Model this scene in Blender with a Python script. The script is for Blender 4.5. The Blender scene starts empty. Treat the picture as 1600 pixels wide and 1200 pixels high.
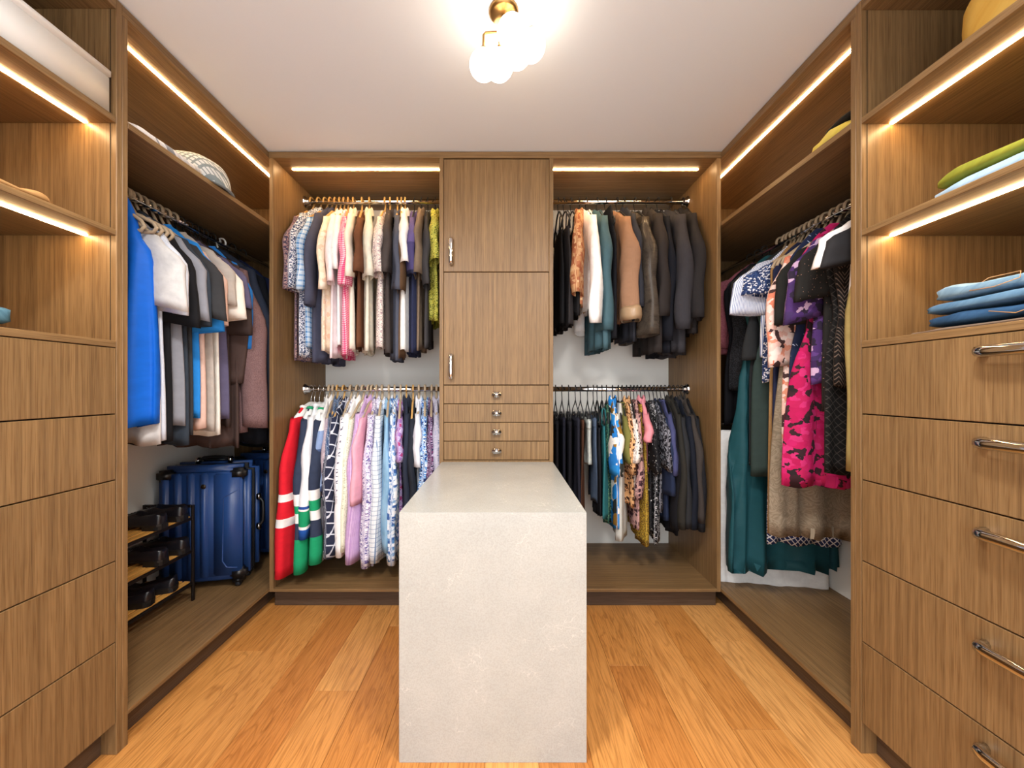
import bpy, bmesh, math, random
from math import sin, cos, pi, radians as R
random.seed(7)
SC = bpy.context.scene
COL = SC.collection

# ------------------------------------------------------------------ camera, light, exposure
CH = 1.20                      # eye height
cam_d = bpy.data.cameras.new('camera'); cam = bpy.data.objects.new('camera', cam_d); COL.objects.link(cam)
cam.location = (0, 0, CH); cam.rotation_euler = (R(90), 0, 0)
cam_d.sensor_width = 36; cam_d.lens = 600/1600*36
cam_d.shift_x = 13/1600; cam_d.shift_y = 6/1600; cam_d.clip_start = .02
SC.camera = cam
W = bpy.data.worlds.new('daylight'); SC.world = W; W.use_nodes = True
W.node_tree.nodes['Background'].inputs[0].default_value = (.96, .98, 1, 1)
W.node_tree.nodes['Background'].inputs[1].default_value = 1.5
for lx in (-.55, .5):                                # fill spots added overhead, out of view and without fixtures, to brighten the floor
    ld = bpy.data.lights.new('fill_spot', 'SPOT'); lo = bpy.data.objects.new('fill_spot', ld); COL.objects.link(lo)
    lo.location = (lx, .45, 2.45); lo.rotation_euler = (R(14), 0, 0); ld.energy = 62; ld.spot_size = R(150); ld.spot_blend = .9; ld.shadow_soft_size = .12; ld.color = (1, .98, .95)
SC.view_settings.view_transform = 'Standard'; SC.view_settings.look = 'None'
SC.view_settings.exposure = 1.15; SC.view_settings.gamma = 1; SC.view_settings.use_curve_mapping = False
SC.cycles.use_denoising = True
SC.cycles.max_bounces = 6; SC.cycles.diffuse_bounces = 4; SC.cycles.glossy_bounces = 3
LED_POWER, GLOBE_POWER = 36, 4.5

# ------------------------------------------------------------------ materials
def srgb(c):
    if isinstance(c, str): c = tuple(int(c[i:i+2], 16)/255 for i in (0, 2, 4))
    return tuple(((v/12.92) if v <= .04045 else ((v+.055)/1.055)**2.4) for v in c) + (1,)
class NT:
    def __init__(s, name):
        s.m = bpy.data.materials.new(name); s.m.use_nodes = True; s.t = s.m.node_tree
        s.b = s.t.nodes['Principled BSDF']
    def n(s, typ, ins=None, **kw):
        nd = s.t.nodes.new(typ)
        for k, v in kw.items(): setattr(nd, k, v)
        for k, v in (ins or {}).items(): s.put(nd.inputs[k], v)
        return nd
    def put(s, sock, v):
        if isinstance(v, bpy.types.NodeSocket): s.t.links.new(v, sock)
        else: sock.default_value = v
    def math(s, op, a, b=0.0, c=0.0, clamp=False):
        nd = s.t.nodes.new('ShaderNodeMath'); nd.operation = op; nd.use_clamp = clamp
        for i, v in enumerate((a, b, c)): s.put(nd.inputs[i], v)
        return nd.outputs[0]
    def mix(s, f, a, b):
        nd = s.t.nodes.new('ShaderNodeMix'); nd.data_type = 'RGBA'
        s.put(nd.inputs[0], f); s.put(nd.inputs[6], a); s.put(nd.inputs[7], b)
        return nd.outputs[2]
    def mul(s, f, a, b):
        nd = s.t.nodes.new('ShaderNodeMix'); nd.data_type = 'RGBA'; nd.blend_type = 'MULTIPLY'
        s.put(nd.inputs[0], f); s.put(nd.inputs[6], a); s.put(nd.inputs[7], b)
        return nd.outputs[2]
    def ramp(s, f, stops, interp='LINEAR'):
        nd = s.t.nodes.new('ShaderNodeValToRGB'); nd.color_ramp.interpolation = interp
        e = nd.color_ramp.elements
        while len(e) < len(stops): e.new(.5)
        for i, (p, c) in enumerate(stops): e[i].position = p; e[i].color = c
        s.put(nd.inputs[0], f); return nd.outputs[0]
    def noise(s, vec, scale=5, detail=3, rough=.5, dist=0):
        nd = s.n('ShaderNodeTexNoise', {'Vector': vec, 'Scale': scale, 'Detail': detail, 'Roughness': rough, 'Distortion': dist})
        return nd.outputs[0]
    def bump(s, h, strength=.2, dist=.002):
        nd = s.n('ShaderNodeBump', {'Height': h, 'Strength': strength, 'Distance': dist})
        s.t.links.new(nd.outputs[0], s.b.inputs['Normal'])
    def done(s, col=None, rough=None, metal=None, **kw):
        if col is not None: s.put(s.b.inputs['Base Color'], col)
        if rough is not None: s.put(s.b.inputs['Roughness'], rough)
        if metal is not None: s.put(s.b.inputs['Metallic'], metal)
        for k, v in kw.items(): s.put(s.b.inputs[k], v)
        return s.m
def plain(name, c, rough=.5, metal=0, **kw):
    t = NT(name); return t.done(srgb(c), rough, metal, **kw)
def emit(name, c, power):
    t = NT(name); t.done(srgb(c), .4); t.put(t.b.inputs['Emission Color'], srgb(c)); t.put(t.b.inputs['Emission Strength'], power); return t.m
def veneer(name, axis, dark='705638', light='93744d'):
    t = NT(name)
    co = t.n('ShaderNodeTexCoord').outputs['Object']; rnd = t.n('ShaderNodeObjectInfo').outputs['Random']
    off = t.math('MULTIPLY', rnd, 37.0)
    sh = t.n('ShaderNodeVectorMath', {0: co, 1: t.n('ShaderNodeCombineXYZ', {0: off, 1: off, 2: off}).outputs[0]}, operation='ADD').outputs[0]
    s1 = [120, 120, 120]; s1[axis] = 1.6
    s2 = [420, 420, 420]; s2[axis] = 9
    s3 = [14, 14, 14]; s3[axis] = .5
    def sc(v): return t.n('ShaderNodeMapping', {'Vector': sh, 'Scale': v}).outputs[0]
    a = t.noise(sc(s1), 1, 4, .6, .3); b = t.noise(sc(s2), 1, 2, .5); c = t.noise(sc(s3), 1, 2, .5)
    base = t.ramp(a, [(.3, srgb(dark)), (.7, srgb(light))])
    tone = t.ramp(c, [(.3, (.9, .885, .87, 1)), (.7, (1.05, 1.04, 1.03, 1))])
    pores = t.ramp(b, [(.36, (.74, .69, .64, 1)), (.5, (1, 1, 1, 1))])
    col = t.mul(1, t.mul(1, base, tone), pores)
    t.bump(b, .12, .001)
    return t.done(col, .42, **{'Specular IOR Level': .35})
def oak_floor():
    t = NT('oak_plank')
    co = t.n('ShaderNodeTexCoord').outputs['Object']; rnd = t.n('ShaderNodeObjectInfo').outputs['Random']
    off = t.math('MULTIPLY', rnd, 53.0)
    sh = t.n('ShaderNodeVectorMath', {0: co, 1: t.n('ShaderNodeCombineXYZ', {0: off, 1: off, 2: 0.0}).outputs[0]}, operation='ADD').outputs[0]
    def sc(v): return t.n('ShaderNodeMapping', {'Vector': sh, 'Scale': v}).outputs[0]
    a = t.noise(sc((11, 1.1, 1)), 1, 3, .5, 1.2)
    rings = t.math('FRACT', t.math('MULTIPLY', a, 9.0))
    ringc = t.ramp(rings, [(0, (.74, .68, .6, 1)), (.25, (1, 1, 1, 1)), (.8, (1.04, 1.03, 1, 1)), (1, (.74, .68, .6, 1))])
    b = t.noise(sc((190, 7, 1)), 1, 3, .6)
    fib = t.ramp(b, [(.35, (.74, .68, .62, 1)), (.55, (1.04, 1.03, 1.02, 1))])
    base = t.ramp(rnd, [(0, srgb('c0803f')), (.3, srgb('cf924f')), (.55, srgb('d9a05e')), (.8, srgb('c58645')), (1, srgb('b5743a'))])
    v = t.n('ShaderNodeTexVoronoi', {'Vector': sc((3.2, 1.5, 1)), 'Scale': 1.0}).outputs['Distance']
    knot = t.ramp(v, [(.03, (.33, .22, .14, 1)), (.085, (1, 1, 1, 1))])
    col = t.mul(1, t.mul(.9, t.mul(.85, base, ringc), fib), knot)
    t.bump(b, .1, .001)
    return t.done(col, .38, **{'Specular IOR Level': .4})
def stone():
    t = NT('quartz')
    co = t.n('ShaderNodeTexCoord').outputs['Object']
    n1 = t.noise(co, 4, 5, .6); n2 = t.noise(co, 220, 2, .5)
    base = t.ramp(n1, [(.3, srgb('a5a6a2')), (.7, srgb('b1b1ac'))])
    sp = t.ramp(n2, [(.35, (.93, .92, .9, 1)), (.6, (1.03, 1.03, 1.03, 1))])
    wob = t.n('ShaderNodeTexNoise', {'Vector': co, 'Scale': 9.0, 'Detail': 4.0})
    vv = t.n('ShaderNodeVectorMath', {0: co, 1: t.n('ShaderNodeVectorMath', {0: wob.outputs['Color'], 3: .22}, operation='SCALE').outputs[0]}, operation='ADD').outputs[0]
    vo = t.n('ShaderNodeTexVoronoi', {'Vector': vv, 'Scale': 10.0}, feature='DISTANCE_TO_EDGE').outputs['Distance']
    gate = t.ramp(t.noise(co, 7, 3), [(.5, (0, 0, 0, 1)), (.62, (1, 1, 1, 1))])
    vein = t.math('MULTIPLY', t.ramp(vo, [(0, (1, 1, 1, 1)), (.009, (0, 0, 0, 1))]), gate)
    col = t.mix(t.math('MULTIPLY', vein, .42), t.mul(1, base, sp), srgb('e6e1d8'))
    return t.done(col, .2, **{'Specular IOR Level': .5})

WZ, WX, WY = veneer('veneer_upright', 2), veneer('veneer_across', 0), veneer('veneer_lengthwise', 1)
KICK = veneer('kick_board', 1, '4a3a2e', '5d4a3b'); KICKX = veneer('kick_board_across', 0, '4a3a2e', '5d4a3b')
STONE, OAK = stone(), oak_floor()
def paint(name, c, rough=.85):
    t = NT(name); co = t.n('ShaderNodeTexCoord').outputs['Object']
    t.bump(t.noise(co, 180, 2), .05, .001); return t.done(srgb(c), rough)
WALL, CEIL = paint('white_wall_paint', 'eae8e2'), paint('ceiling_paint', 'e6ecf3')
CHROME = plain('chrome', 'd8d8da', .08, 1); STEEL = plain('dark_metal', '2b2523', .4, .7); BRASS = plain('aged_brass', 'a07c4a', .3, 1)
LED = emit('led_diffuser', 'ffd49a', LED_POWER); GLOBE = emit('globe_glass', 'fff1dc', GLOBE_POWER)
SHADOW = plain('joint_black', '17120e', .9)
TAN_H, BEIGE_H, WHITE_H, BLACK_H = plain('tan_hanger', 'c99d5c', .6), plain('beige_hanger', 'b5a186', .7), plain('white_hanger', 'f2f2f0', .35), plain('black_hanger', '18181a', .55)
BLACKP = plain('black_plastic', '141416', .35); BLEATHER = plain('black_leather', '16151a', .28); SOLE = plain('shoe_sole', '0e0d0d', .5)
BAMBOO = veneer('bamboo', 1, 'c28a3e', 'dda85a')

# ------------------------------------------------------------------ object helpers
def link(name, me, parent=None, loc=(0, 0, 0)):
    o = bpy.data.objects.new(name, me); COL.objects.link(o); o.location = loc
    if parent: o.parent = parent
    return o
def tag(o, label, cat=None, group=None):
    o['label'] = label
    if cat: o['category'] = cat
    if group: o['group'] = group
    return o
def thing(name, label, cat, loc=(0, 0, 0), rz=0, group=None):
    o = link(name, None, None, loc); o.rotation_euler = (0, 0, rz); o.empty_display_size = .05
    return tag(o, label, cat, group)
def wpos(o):
    x = y = z = 0
    while o: x += o.location.x; y += o.location.y; z += o.location.z; o = o.parent
    return x, y, z
def mesh(name, verts, faces, mat, smooth=False, uvs=None):
    me = bpy.data.meshes.new(name); me.from_pydata(verts, [], faces); me.materials.append(mat)
    if smooth: me.polygons.foreach_set('use_smooth', [True]*len(me.polygons))
    if uvs:
        l = me.uv_layers.new(name='UVMap')
        for p in me.polygons:
            us = [uvs[v] for v in p.vertices]
            for li, uv in zip(p.loop_indices, us): l.data[li].uv = uv
    me.update(); return me
def finish(bm, name, mat, smooth=False):
    bmesh.ops.recalc_face_normals(bm, faces=bm.faces)
    me = bpy.data.meshes.new(name); bm.to_mesh(me); bm.free(); me.materials.append(mat)
    if smooth: me.polygons.foreach_set('use_smooth', [True]*len(me.polygons))
    return me
def board(name, parent, x0, x1, y0, y1, z0, z1, mat, bev=.0012, seg=1):
    """a board given by its world extents; the object's origin is the board's middle"""
    bm = bmesh.new(); bmesh.ops.create_cube(bm, size=1)
    bmesh.ops.scale(bm, vec=(x1-x0, y1-y0, z1-z0), verts=bm.verts)
    if bev: bmesh.ops.bevel(bm, geom=list(bm.edges), offset=bev, segments=seg, affect='EDGES')
    px, py, pz = wpos(parent) if parent else (0, 0, 0)
    return link(name, finish(bm, name, mat, seg > 1), parent, ((x0+x1)/2-px, (y0+y1)/2-py, (z0+z1)/2-pz))
def tube_geo(path, r, seg=8, closed=False, V=None, F=None, flat=1.0, up=None):
    """sweeps a circle (radius r or list) along path"""
    from mathutils import Vector
    V = [] if V is None else V; F = [] if F is None else F
    P = [Vector(p) for p in path]; n = len(P); base = len(V)
    prev = None
    for i, p in enumerate(P):
        if closed: d = P[(i+1) % n]-P[i-1]
        else: d = P[min(i+1, n-1)]-P[max(i-1, 0)]
        d.normalize()
        ref = Vector(up) if up else (prev if prev is not None else (Vector((0, 0, 1)) if abs(d.z) < .9 else Vector((1, 0, 0))))
        a = (ref-d*ref.dot(d)).normalized(); b = d.cross(a); prev = a
        rr = r[i] if isinstance(r, (list, tuple)) else r
        for k in range(seg):
            t = 2*pi*k/seg; V.append(tuple(p+a*(rr*flat*cos(t))+b*(rr*sin(t))))
    m = n if closed else n-1
    for i in range(m):
        for k in range(seg):
            a0 = base+i*seg+k; a1 = base+i*seg+(k+1) % seg; j = (i+1) % n
            F.append((a0, a1, base+j*seg+(k+1) % seg, base+j*seg+k))
    if not closed:
        F.append(tuple(base+k for k in reversed(range(seg)))); F.append(tuple(base+(n-1)*seg+k for k in range(seg)))
    return V, F
def tube(name, parent, path, r, mat, seg=8, closed=False, flat=1.0, up=None):
    V, F = tube_geo(path, r, seg, closed, flat=flat, up=up); return link(name, mesh(name, V, F, mat, True), parent)
def lathe(name, parent, prof, mat, seg=20, loc=(0, 0, 0), axis='z', smooth=True):
    V, F = [], []
    for r, h in prof:
        for k in range(seg):
            t = 2*pi*k/seg; p = (r*cos(t), r*sin(t), h)
            if axis == 'x': p = (p[2], p[0], p[1])
            if axis == 'y': p = (p[0], p[2], p[1])
            V.append(p)
    for i in range(len(prof)-1):
        for k in range(seg): F.append((i*seg+k, i*seg+(k+1) % seg, (i+1)*seg+(k+1) % seg, (i+1)*seg+k))
    bm = bmesh.new(); me = mesh(name, V, F, mat); bm.from_mesh(me); bpy.data.meshes.remove(me)
    bmesh.ops.remove_doubles(bm, verts=bm.verts, dist=1e-6); bmesh.ops.holes_fill(bm, edges=bm.edges)
    return link(name, finish(bm, name, mat, smooth), parent, loc)
def struct(o): o['kind'] = 'structure'; return o

# ------------------------------------------------------------------ room shell
XL, XR = -1.2655, 1.1724           # front planes of the side closets
WLX, WRX, WBY = -1.866, 1.772, 2.68
YF = 2.069                         # front plane of the back units
ZT, ZU = 2.472, 2.438              # top / underside of the top boards
H_FLOOR = .117                     # closet floor
struct(board('wall_left', None, WLX-.1, WLX, -1.3, WBY+.1, -.05, 2.6, WALL, 0))
struct(board('wall_right', None, WRX, WRX+.1, -1.3, WBY+.1, -.05, 2.6, WALL, 0))
struct(board('wall_back', None, WLX, WRX, WBY, WBY+.1, -.05, 2.6, WALL, 0))
struct(board('ceiling', None, WLX, WRX, -1.3, WBY, 2.476, 2.6, CEIL, 0))
floor = struct(board('floor', None, WLX, WRX, -1.3, WBY, -.06, -.0125, SHADOW, 0))
row, x = 0, -1.268-.1725*4
cuts = {-1.268: [1.752], -.7505: [1.522], -.578: [1.935], .457: [1.659], .9745: [1.818], -.923: [.6], 1.147: [1.1], .2845: [.9], .6295: [.7], .802: [1.35], -1.0955: [1.2], -.4055: [1.0]}
while x < WRX-.01:
    a, b = max(x, WLX), min(x+.1725, WRX)
    ys = [-1.3] + sorted(next((v for k, v in cuts.items() if abs(k-x) < .01), [random.uniform(.4, 1.6)])) + [WBY]
    ys = sorted(set(ys + [ys[1]-1.35] if ys[1]-1.35 > -1.2 else ys))
    for y0, y1 in zip(ys, ys[1:]):
        board('plank', floor, a+.0005, b-.0005, y0+.0005, y1-.0005, -.0125, 0, OAK, .0007)
    x += .1725

# ------------------------------------------------------------------ joinery
def led(parent, x0, x1, y0, y1, z):
    board('led_strip', parent, x0, x1, y0, y1, z-.004, z+.001, LED, 0)['label'] = 'glowing warm white light strip'
def rod_x(parent, x0, x1, y, z, ends):
    o = tube('hanging_rod', parent, [(x0-wpos(parent)[0], y-wpos(parent)[1], z-wpos(parent)[2]), (x1-wpos(parent)[0], y-wpos(parent)[1], z-wpos(parent)[2])], .0155, CHROME, 16)
    for xx, s in ends:
        px, py, pz = wpos(parent)
        lathe('rod_flange', o, [(.0, 0), (.034, 0), (.034, .006), (.024, .012), (.02, .03), (.0165, .032)] if s > 0 else [(.0, 0), (.034, 0), (.034, -.006), (.024, -.012), (.02, -.03), (.0165, -.032)], CHROME, 18, (xx-px, y-py, z-pz), 'x')
    o['label'] = 'chrome hanging rod'
ROD_Y, ROD_U, ROD_L = 2.40, 2.362, 1.192
TX0, TX1 = -.324, .245             # tower doors
PANEL = .0215
# hanging bays of the back wall
def back_bay(label, x0, x1, outer):
    t = thing('hanging_bay', label, 'closet', ((x0+x1)/2, (YF+WBY)/2, 0))
    board('side_panel', t, x0, x0+PANEL, YF, WBY-.001, .10, ZU, WZ); board('side_panel', t, x1-PANEL, x1, YF, WBY-.001, .10, ZU, WZ)
    board('bottom_panel', t, x0+PANEL, x1-PANEL, YF, WBY-.001, .10, H_FLOOR, WX)
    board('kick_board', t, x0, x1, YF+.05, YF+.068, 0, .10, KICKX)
    a, b = x0+PANEL, x1-PANEL
    rod_x(t, a, b, ROD_Y, ROD_U, [(a, 1), (b, -1)]); rod_x(t, a, b, ROD_Y, ROD_L, [(a, 1), (b, -1)])
    return t
bay_l = back_bay('left open hanging bay of the back wall with two chrome rails', XL+.002, -.3245-.0005, -1)
bay_r = back_bay('right open hanging bay of the back wall with two chrome rails', .2455, XR-.002, 1)
hd = thing('header_board', 'long wood board across the top of the back wall cabinets', 'cabinet', ((XL+XR)/2, YF+.3, ZU))
board('panel', hd, XL+.001, XR-.001, YF-.002, WBY-.001, ZU, ZT, WX)
led(hd, -1.195, -.346, YF+.10, YF+.112, ZU); led(hd, .267, 1.10, YF+.10, YF+.112, ZU)
# tower
tw = thing('tower_cabinet', 'tall middle wood cabinet with two doors and four small drawers', 'cabinet', ((TX0+TX1)/2, YF+.3, 0))
board('carcass', tw, TX0, TX1, YF+.02, WBY-.001, 0, ZU, SHADOW, 0)
YZ = lambda y: CH+(606-y)*YF/600
def bar_handle(parent, p0, p1, out, w=.0095, name='handle', sag=0):
    """flat chrome pull between p0 and p1 standing off along `out`"""
    px, py, pz = wpos(parent)
    def L(p, k=0.0): return (p[0]+out[0]*k-px, p[1]+out[1]*k-py, p[2]+out[2]*k-pz)
    lerp = lambda t: tuple(p0[i]+(p1[i]-p0[i])*t for i in range(3))
    pts = [L(lerp(0), -.002), L(lerp(0), .018), L(lerp(.02), .026), L(lerp(.1), .030), L(lerp(.5), .034), L(lerp(.9), .030), L(lerp(.98), .026), L(lerp(1), .018), L(lerp(1), -.002)]
    d = [abs(p1[i]-p0[i]) for i in range(3)]; flatax = (0, 0, 1) if d[2] < .01 else (1, 0, 0)
    V, F = tube_geo(pts, w, 10, flat=1.35, up=flatax)
    o = link(name, mesh(name, V, F, CHROME, True), parent); o['label'] = 'chrome pull handle'; return o
for k, (ya, yb, h0, h1) in enumerate(((249, 424.3, 375, 413), (425.7, 601, 555, 591))):
    d = board('door', tw, TX0+.0015, TX1-.0015, YF, YF+.019, YZ(yb), YZ(ya), WZ)
    bar_handle(d, (-.281, YF, YZ(h0)), (-.281, YF, YZ(h1)), (0, -1, 0), .0085)
for ya, yb in ((602.4, 630.4), (631.5, 659.6), (660.7, 688.8), (689.9, 718.4)):
    d = board('drawer', tw, TX0+.0015, TX1-.0015, YF, YF+.019, YZ(yb), YZ(ya), WZ)
    zc = (YZ(ya)+YZ(yb))/2; px, py, pz = wpos(d)
    k = board('knob', d, -.063, -.013, YF-.026, YF-.010, zc-.014, zc+.014, CHROME, .006, 3); k['label'] = 'small chrome knob'
    lathe('knob_stem', d, [(0, 0), (.009, 0), (.007, -.014), (0, -.014)], CHROME, 12, (-.038-px, YF-py, zc-pz), 'y')
board('bottom_rail', tw, TX0, TX1, YF, YF+.019, .10, YZ(719.5), WZ)
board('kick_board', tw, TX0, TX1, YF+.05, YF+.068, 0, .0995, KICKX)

# side closets
def side_closet(side, label):
    xf = XL if side < 0 else XR; xw = WLX+.001 if side < 0 else WRX-.001
    def bx(name, a, b, y0, y1, z0, z1, mat, par=None):       # a, b are depths measured from the front plane
        xs = sorted((xf+side*a, xf+side*b)); return board(name, par or t, xs[0], xs[1], y0, y1, z0, z1, mat)
    D = abs(xw-xf); Y0 = 1.2745 if side < 0 else 1.279; Y1 = WBY-.001
    t = thing('hanging_closet', label, 'closet', ((xf+xw)/2, 1.95, 0))
    bx('side_panel', 0, D, Y0, Y0+.019, 0, ZU, WZ)
    bx('top_panel', 0, D, Y0, Y1, ZU, ZT, WY)
    bx('end_panel', 0, D, Y1-.02, Y1, H_FLOOR, ZU, WZ)
    sh = bx('shelf', 0, D, Y0+.0195, Y1-.0205, 2.074, 2.096, WY)
    bx('bottom_panel', 0, D, Y0+.0195, Y1-.0205, .10, H_FLOOR, WY)
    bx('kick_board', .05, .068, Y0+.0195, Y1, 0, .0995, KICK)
    bx('led_strip', .095, .107, Y0+.03, Y1-.03, ZU-.004, ZU+.001, LED)['label'] = 'glowing warm white light strip'
    xr = xf+side*.2945; zr = 2.0 if side < 0 else 1.97; px, py, pz = wpos(t)
    r = tube('hanging_rod', t, [(xr-px, Y0+.02-py, zr), (xr-px, Y1-.021-py, zr)], .0155, CHROME, 16); r['label'] = 'chrome hanging rod'
    lathe('rod_flange', r, [(0, 0), (.034, 0), (.034, -.006), (.022, -.012), (.0165, -.03)], CHROME, 16, (xr-px, Y1-.021-py, zr), 'y')
    return t, xr, zr
cl_l, ROD_XL, ROD_ZL = side_closet(-1, 'left wall hanging closet of wood with a lit top shelf above suitcases')
cl_r, ROD_XR, ROD_ZR = side_closet(1, 'right wall hanging closet of wood full of dresses')

# drawer bookcases
def bookcase(side, label):
    xf = XL if side < 0 else XR; xw = WLX+.001 if side < 0 else WRX-.001; D = abs(xw-xf)
    Y1 = 1.274 if side < 0 else 1.2785; Y0 = .36
    t = thing('drawer_bookcase', label, 'cabinet', ((xf+xw)/2, (Y0+Y1)/2, 0))
    def bx(name, a, b, y0, y1, z0, z1, mat, par=None):
        xs = sorted((xf+side*a, xf+side*b)); return board(name, par or t, xs[0], xs[1], y0, y1, z0, z1, mat)
    bx('side_panel', 0, D, Y1-.019, Y1, 0, ZT, WZ); bx('side_panel', 0, D, Y0-.019, Y0, 0, ZT, WZ)
    bx('edge_strip', .0185, .0198, Y1-.0203, Y1-.0185, 1.354, ZU, SHADOW)
    bx('back_panel', D-.012, D, Y0, Y1-.019, .1, ZU, WZ); bx('top_panel', 0, D, Y0, Y1-.019, ZU, ZT, WY)
    a, b = Y0, Y1-.0195
    for z0, z1 in ((2.065, 2.086), (1.698, 1.7166)):
        s = bx('shelf', 0, D-.012, a, b, z0, z1, WY)
        bx('led_strip', .088, .100, a+.01, b-.004, z0-.004, z0+.001, LED, s)['label'] = 'glowing warm white light strip'
    bx('countertop', 0, D-.012, a, b, 1.332, 1.3535, WY)
    bx('carcass', .02, D-.012, a, b, .10, 1.3315, SHADOW)
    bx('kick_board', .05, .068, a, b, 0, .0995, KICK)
    for z0, z1, zh in ((1.1155, 1.330, 1.288), (.9005, 1.1135, 1.067), (.636, .8985, .848), (.3715, .634, .574), (.105, .3695, .322)):
        d = bx('drawer', .0005, .0195, a+.001, b-.002, z0+.001, z1-.001, WZ)
        bar_handle(d, (xf+side*.0005, .70, zh), (xf+side*.0005, .934, zh), (-side, 0, 0), .0105)
    return t
bookcase(-1, 'left wood bookcase with open lit shelves over drawers nearest the camera')
bookcase(1, 'right wood bookcase with open lit shelves over drawers with chrome handles')

# island
IX0, IX1, IY0, IY1, IZ = -.335, .2655, 1.229, YF-.002, .801
isl = thing('stone_island', 'pale stone waterfall island standing against the middle cabinet', 'island', ((IX0+IX1)/2, (IY0+IY1)/2, 0))
def mitred(name, prof):                              # slab with a mitred front corner, profile in y and z
    px, py, pz = wpos(isl); cy = sum(p[0] for p in prof)/4; cz = sum(p[1] for p in prof)/4; hw = (IX1-IX0)/2
    V = [(sx*hw, y-cy, z-cz) for sx in (-1, 1) for y, z in prof]
    F = [(0, 1, 2, 3), (7, 6, 5, 4)]+[(i, 4+i, 4+(i+1) % 4, (i+1) % 4) for i in range(4)]
    bm = bmesh.new(); me = mesh(name, V, F, STONE); bm.from_mesh(me); bpy.data.meshes.remove(me)
    bmesh.ops.bevel(bm, geom=list(bm.edges), offset=.0008, segments=1, affect='EDGES')
    link(name, finish(bm, name, STONE), isl, (0, cy-py, cz-pz))
mitred('top_slab', [(IY0+.0003, IZ), (IY1, IZ), (IY1, IZ-.03), (IY0+.0303, IZ-.03)])
mitred('end_slab', [(IY0, 0), (IY0, IZ-.0003), (IY0+.03, IZ-.0303), (IY0+.03, 0)])
board('base_cabinet', isl, IX0+.02, IX1-.02, IY0+.031, IY1, .08, IZ-.0305, WZ); board('kick_board', isl, IX0+.06, IX1-.06, IY0+.031, IY1, 0, .08, KICK)

# pendant lamp: a cluster of glass globes
lp = thing('globe_chandelier', 'cluster of glowing white glass globes on brass stems hanging from ceiling', 'lamp', (0, 1.3, 2.476))
lathe('ceiling_canopy', lp, [(0, 0), (.05, 0), (.05, -.010), (.042, -.016), (.012, -.022), (0, -.022)], BRASS, 24)
hub = (0.0, 0, -.07)
tube('stem', lp, [(0, 0, -.02), hub], .008, BRASS, 10)
for gx, gy, dep in ((755.5, 102, 1.30), (780, 102, 1.27), (808, 84, 1.33), (830, 72, 1.29), (786, 66, 1.38), (800, 50, 1.22)):
    c = ((gx-787)*dep/600, dep-1.3, CH+(606-gy)*dep/600-2.476)
    s = tube('stem', lp, [(hub[0], 0, hub[2]), ((c[0]*.9), c[1]*.9, hub[2]-.004), (c[0], c[1], hub[2]-.012), (c[0], c[1], c[2]+.03)], .0045, BRASS, 8)
    lathe('globe_cap', s, [(0, .058), (.012, .058), (.02, .045), (.02, .038), (0, .038)], BRASS, 14, c)
    n = 12; g = lathe('globe', lp, [(.047*sin(pi*i/n) if 0 < i < n else 0, -.047*cos(pi*i/n)) for i in range(n+1)], GLOBE, 24, c); g['label'] = 'glowing white glass globe'

# ------------------------------------------------------------------ fabrics (pattern by UV: metres around / metres down)
class Fab:
    def __init__(s, name, rough=.85):
        s.t = NT(name); s.rough = rough
        uv = s.t.n('ShaderNodeUVMap', uv_map='UVMap').outputs[0]
        s.uv = uv; sx = s.t.n('ShaderNodeSeparateXYZ', {0: uv}); s.u, s.v = sx.outputs[0], sx.outputs[1]
    def map(s, sc, rot=0):
        return s.t.n('ShaderNodeMapping', {'Vector': s.uv, 'Scale': (sc, sc, sc), 'Rotation': (0, 0, rot)}).outputs[0]
    def lines(s, c, period, width, ph=0.0):
        f = s.t.math('FRACT', s.t.math('ADD', s.t.math('DIVIDE', c, period), 50.0+ph)); return s.t.math('LESS_THAN', f, width)
    def end(s, col):
        t = s.t
        w = t.noise(s.map(1), 26, 3, .6); col = t.mul(1, col, t.ramp(w, [(.25, (.9, .9, .9, 1)), (.75, (1.07, 1.07, 1.07, 1))]))
        t.bump(t.noise(s.map(1), 700, 1), .18, .0008)
        return t.done(col, s.rough, **{'Specular IOR Level': .2})
FABN = [0]
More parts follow.
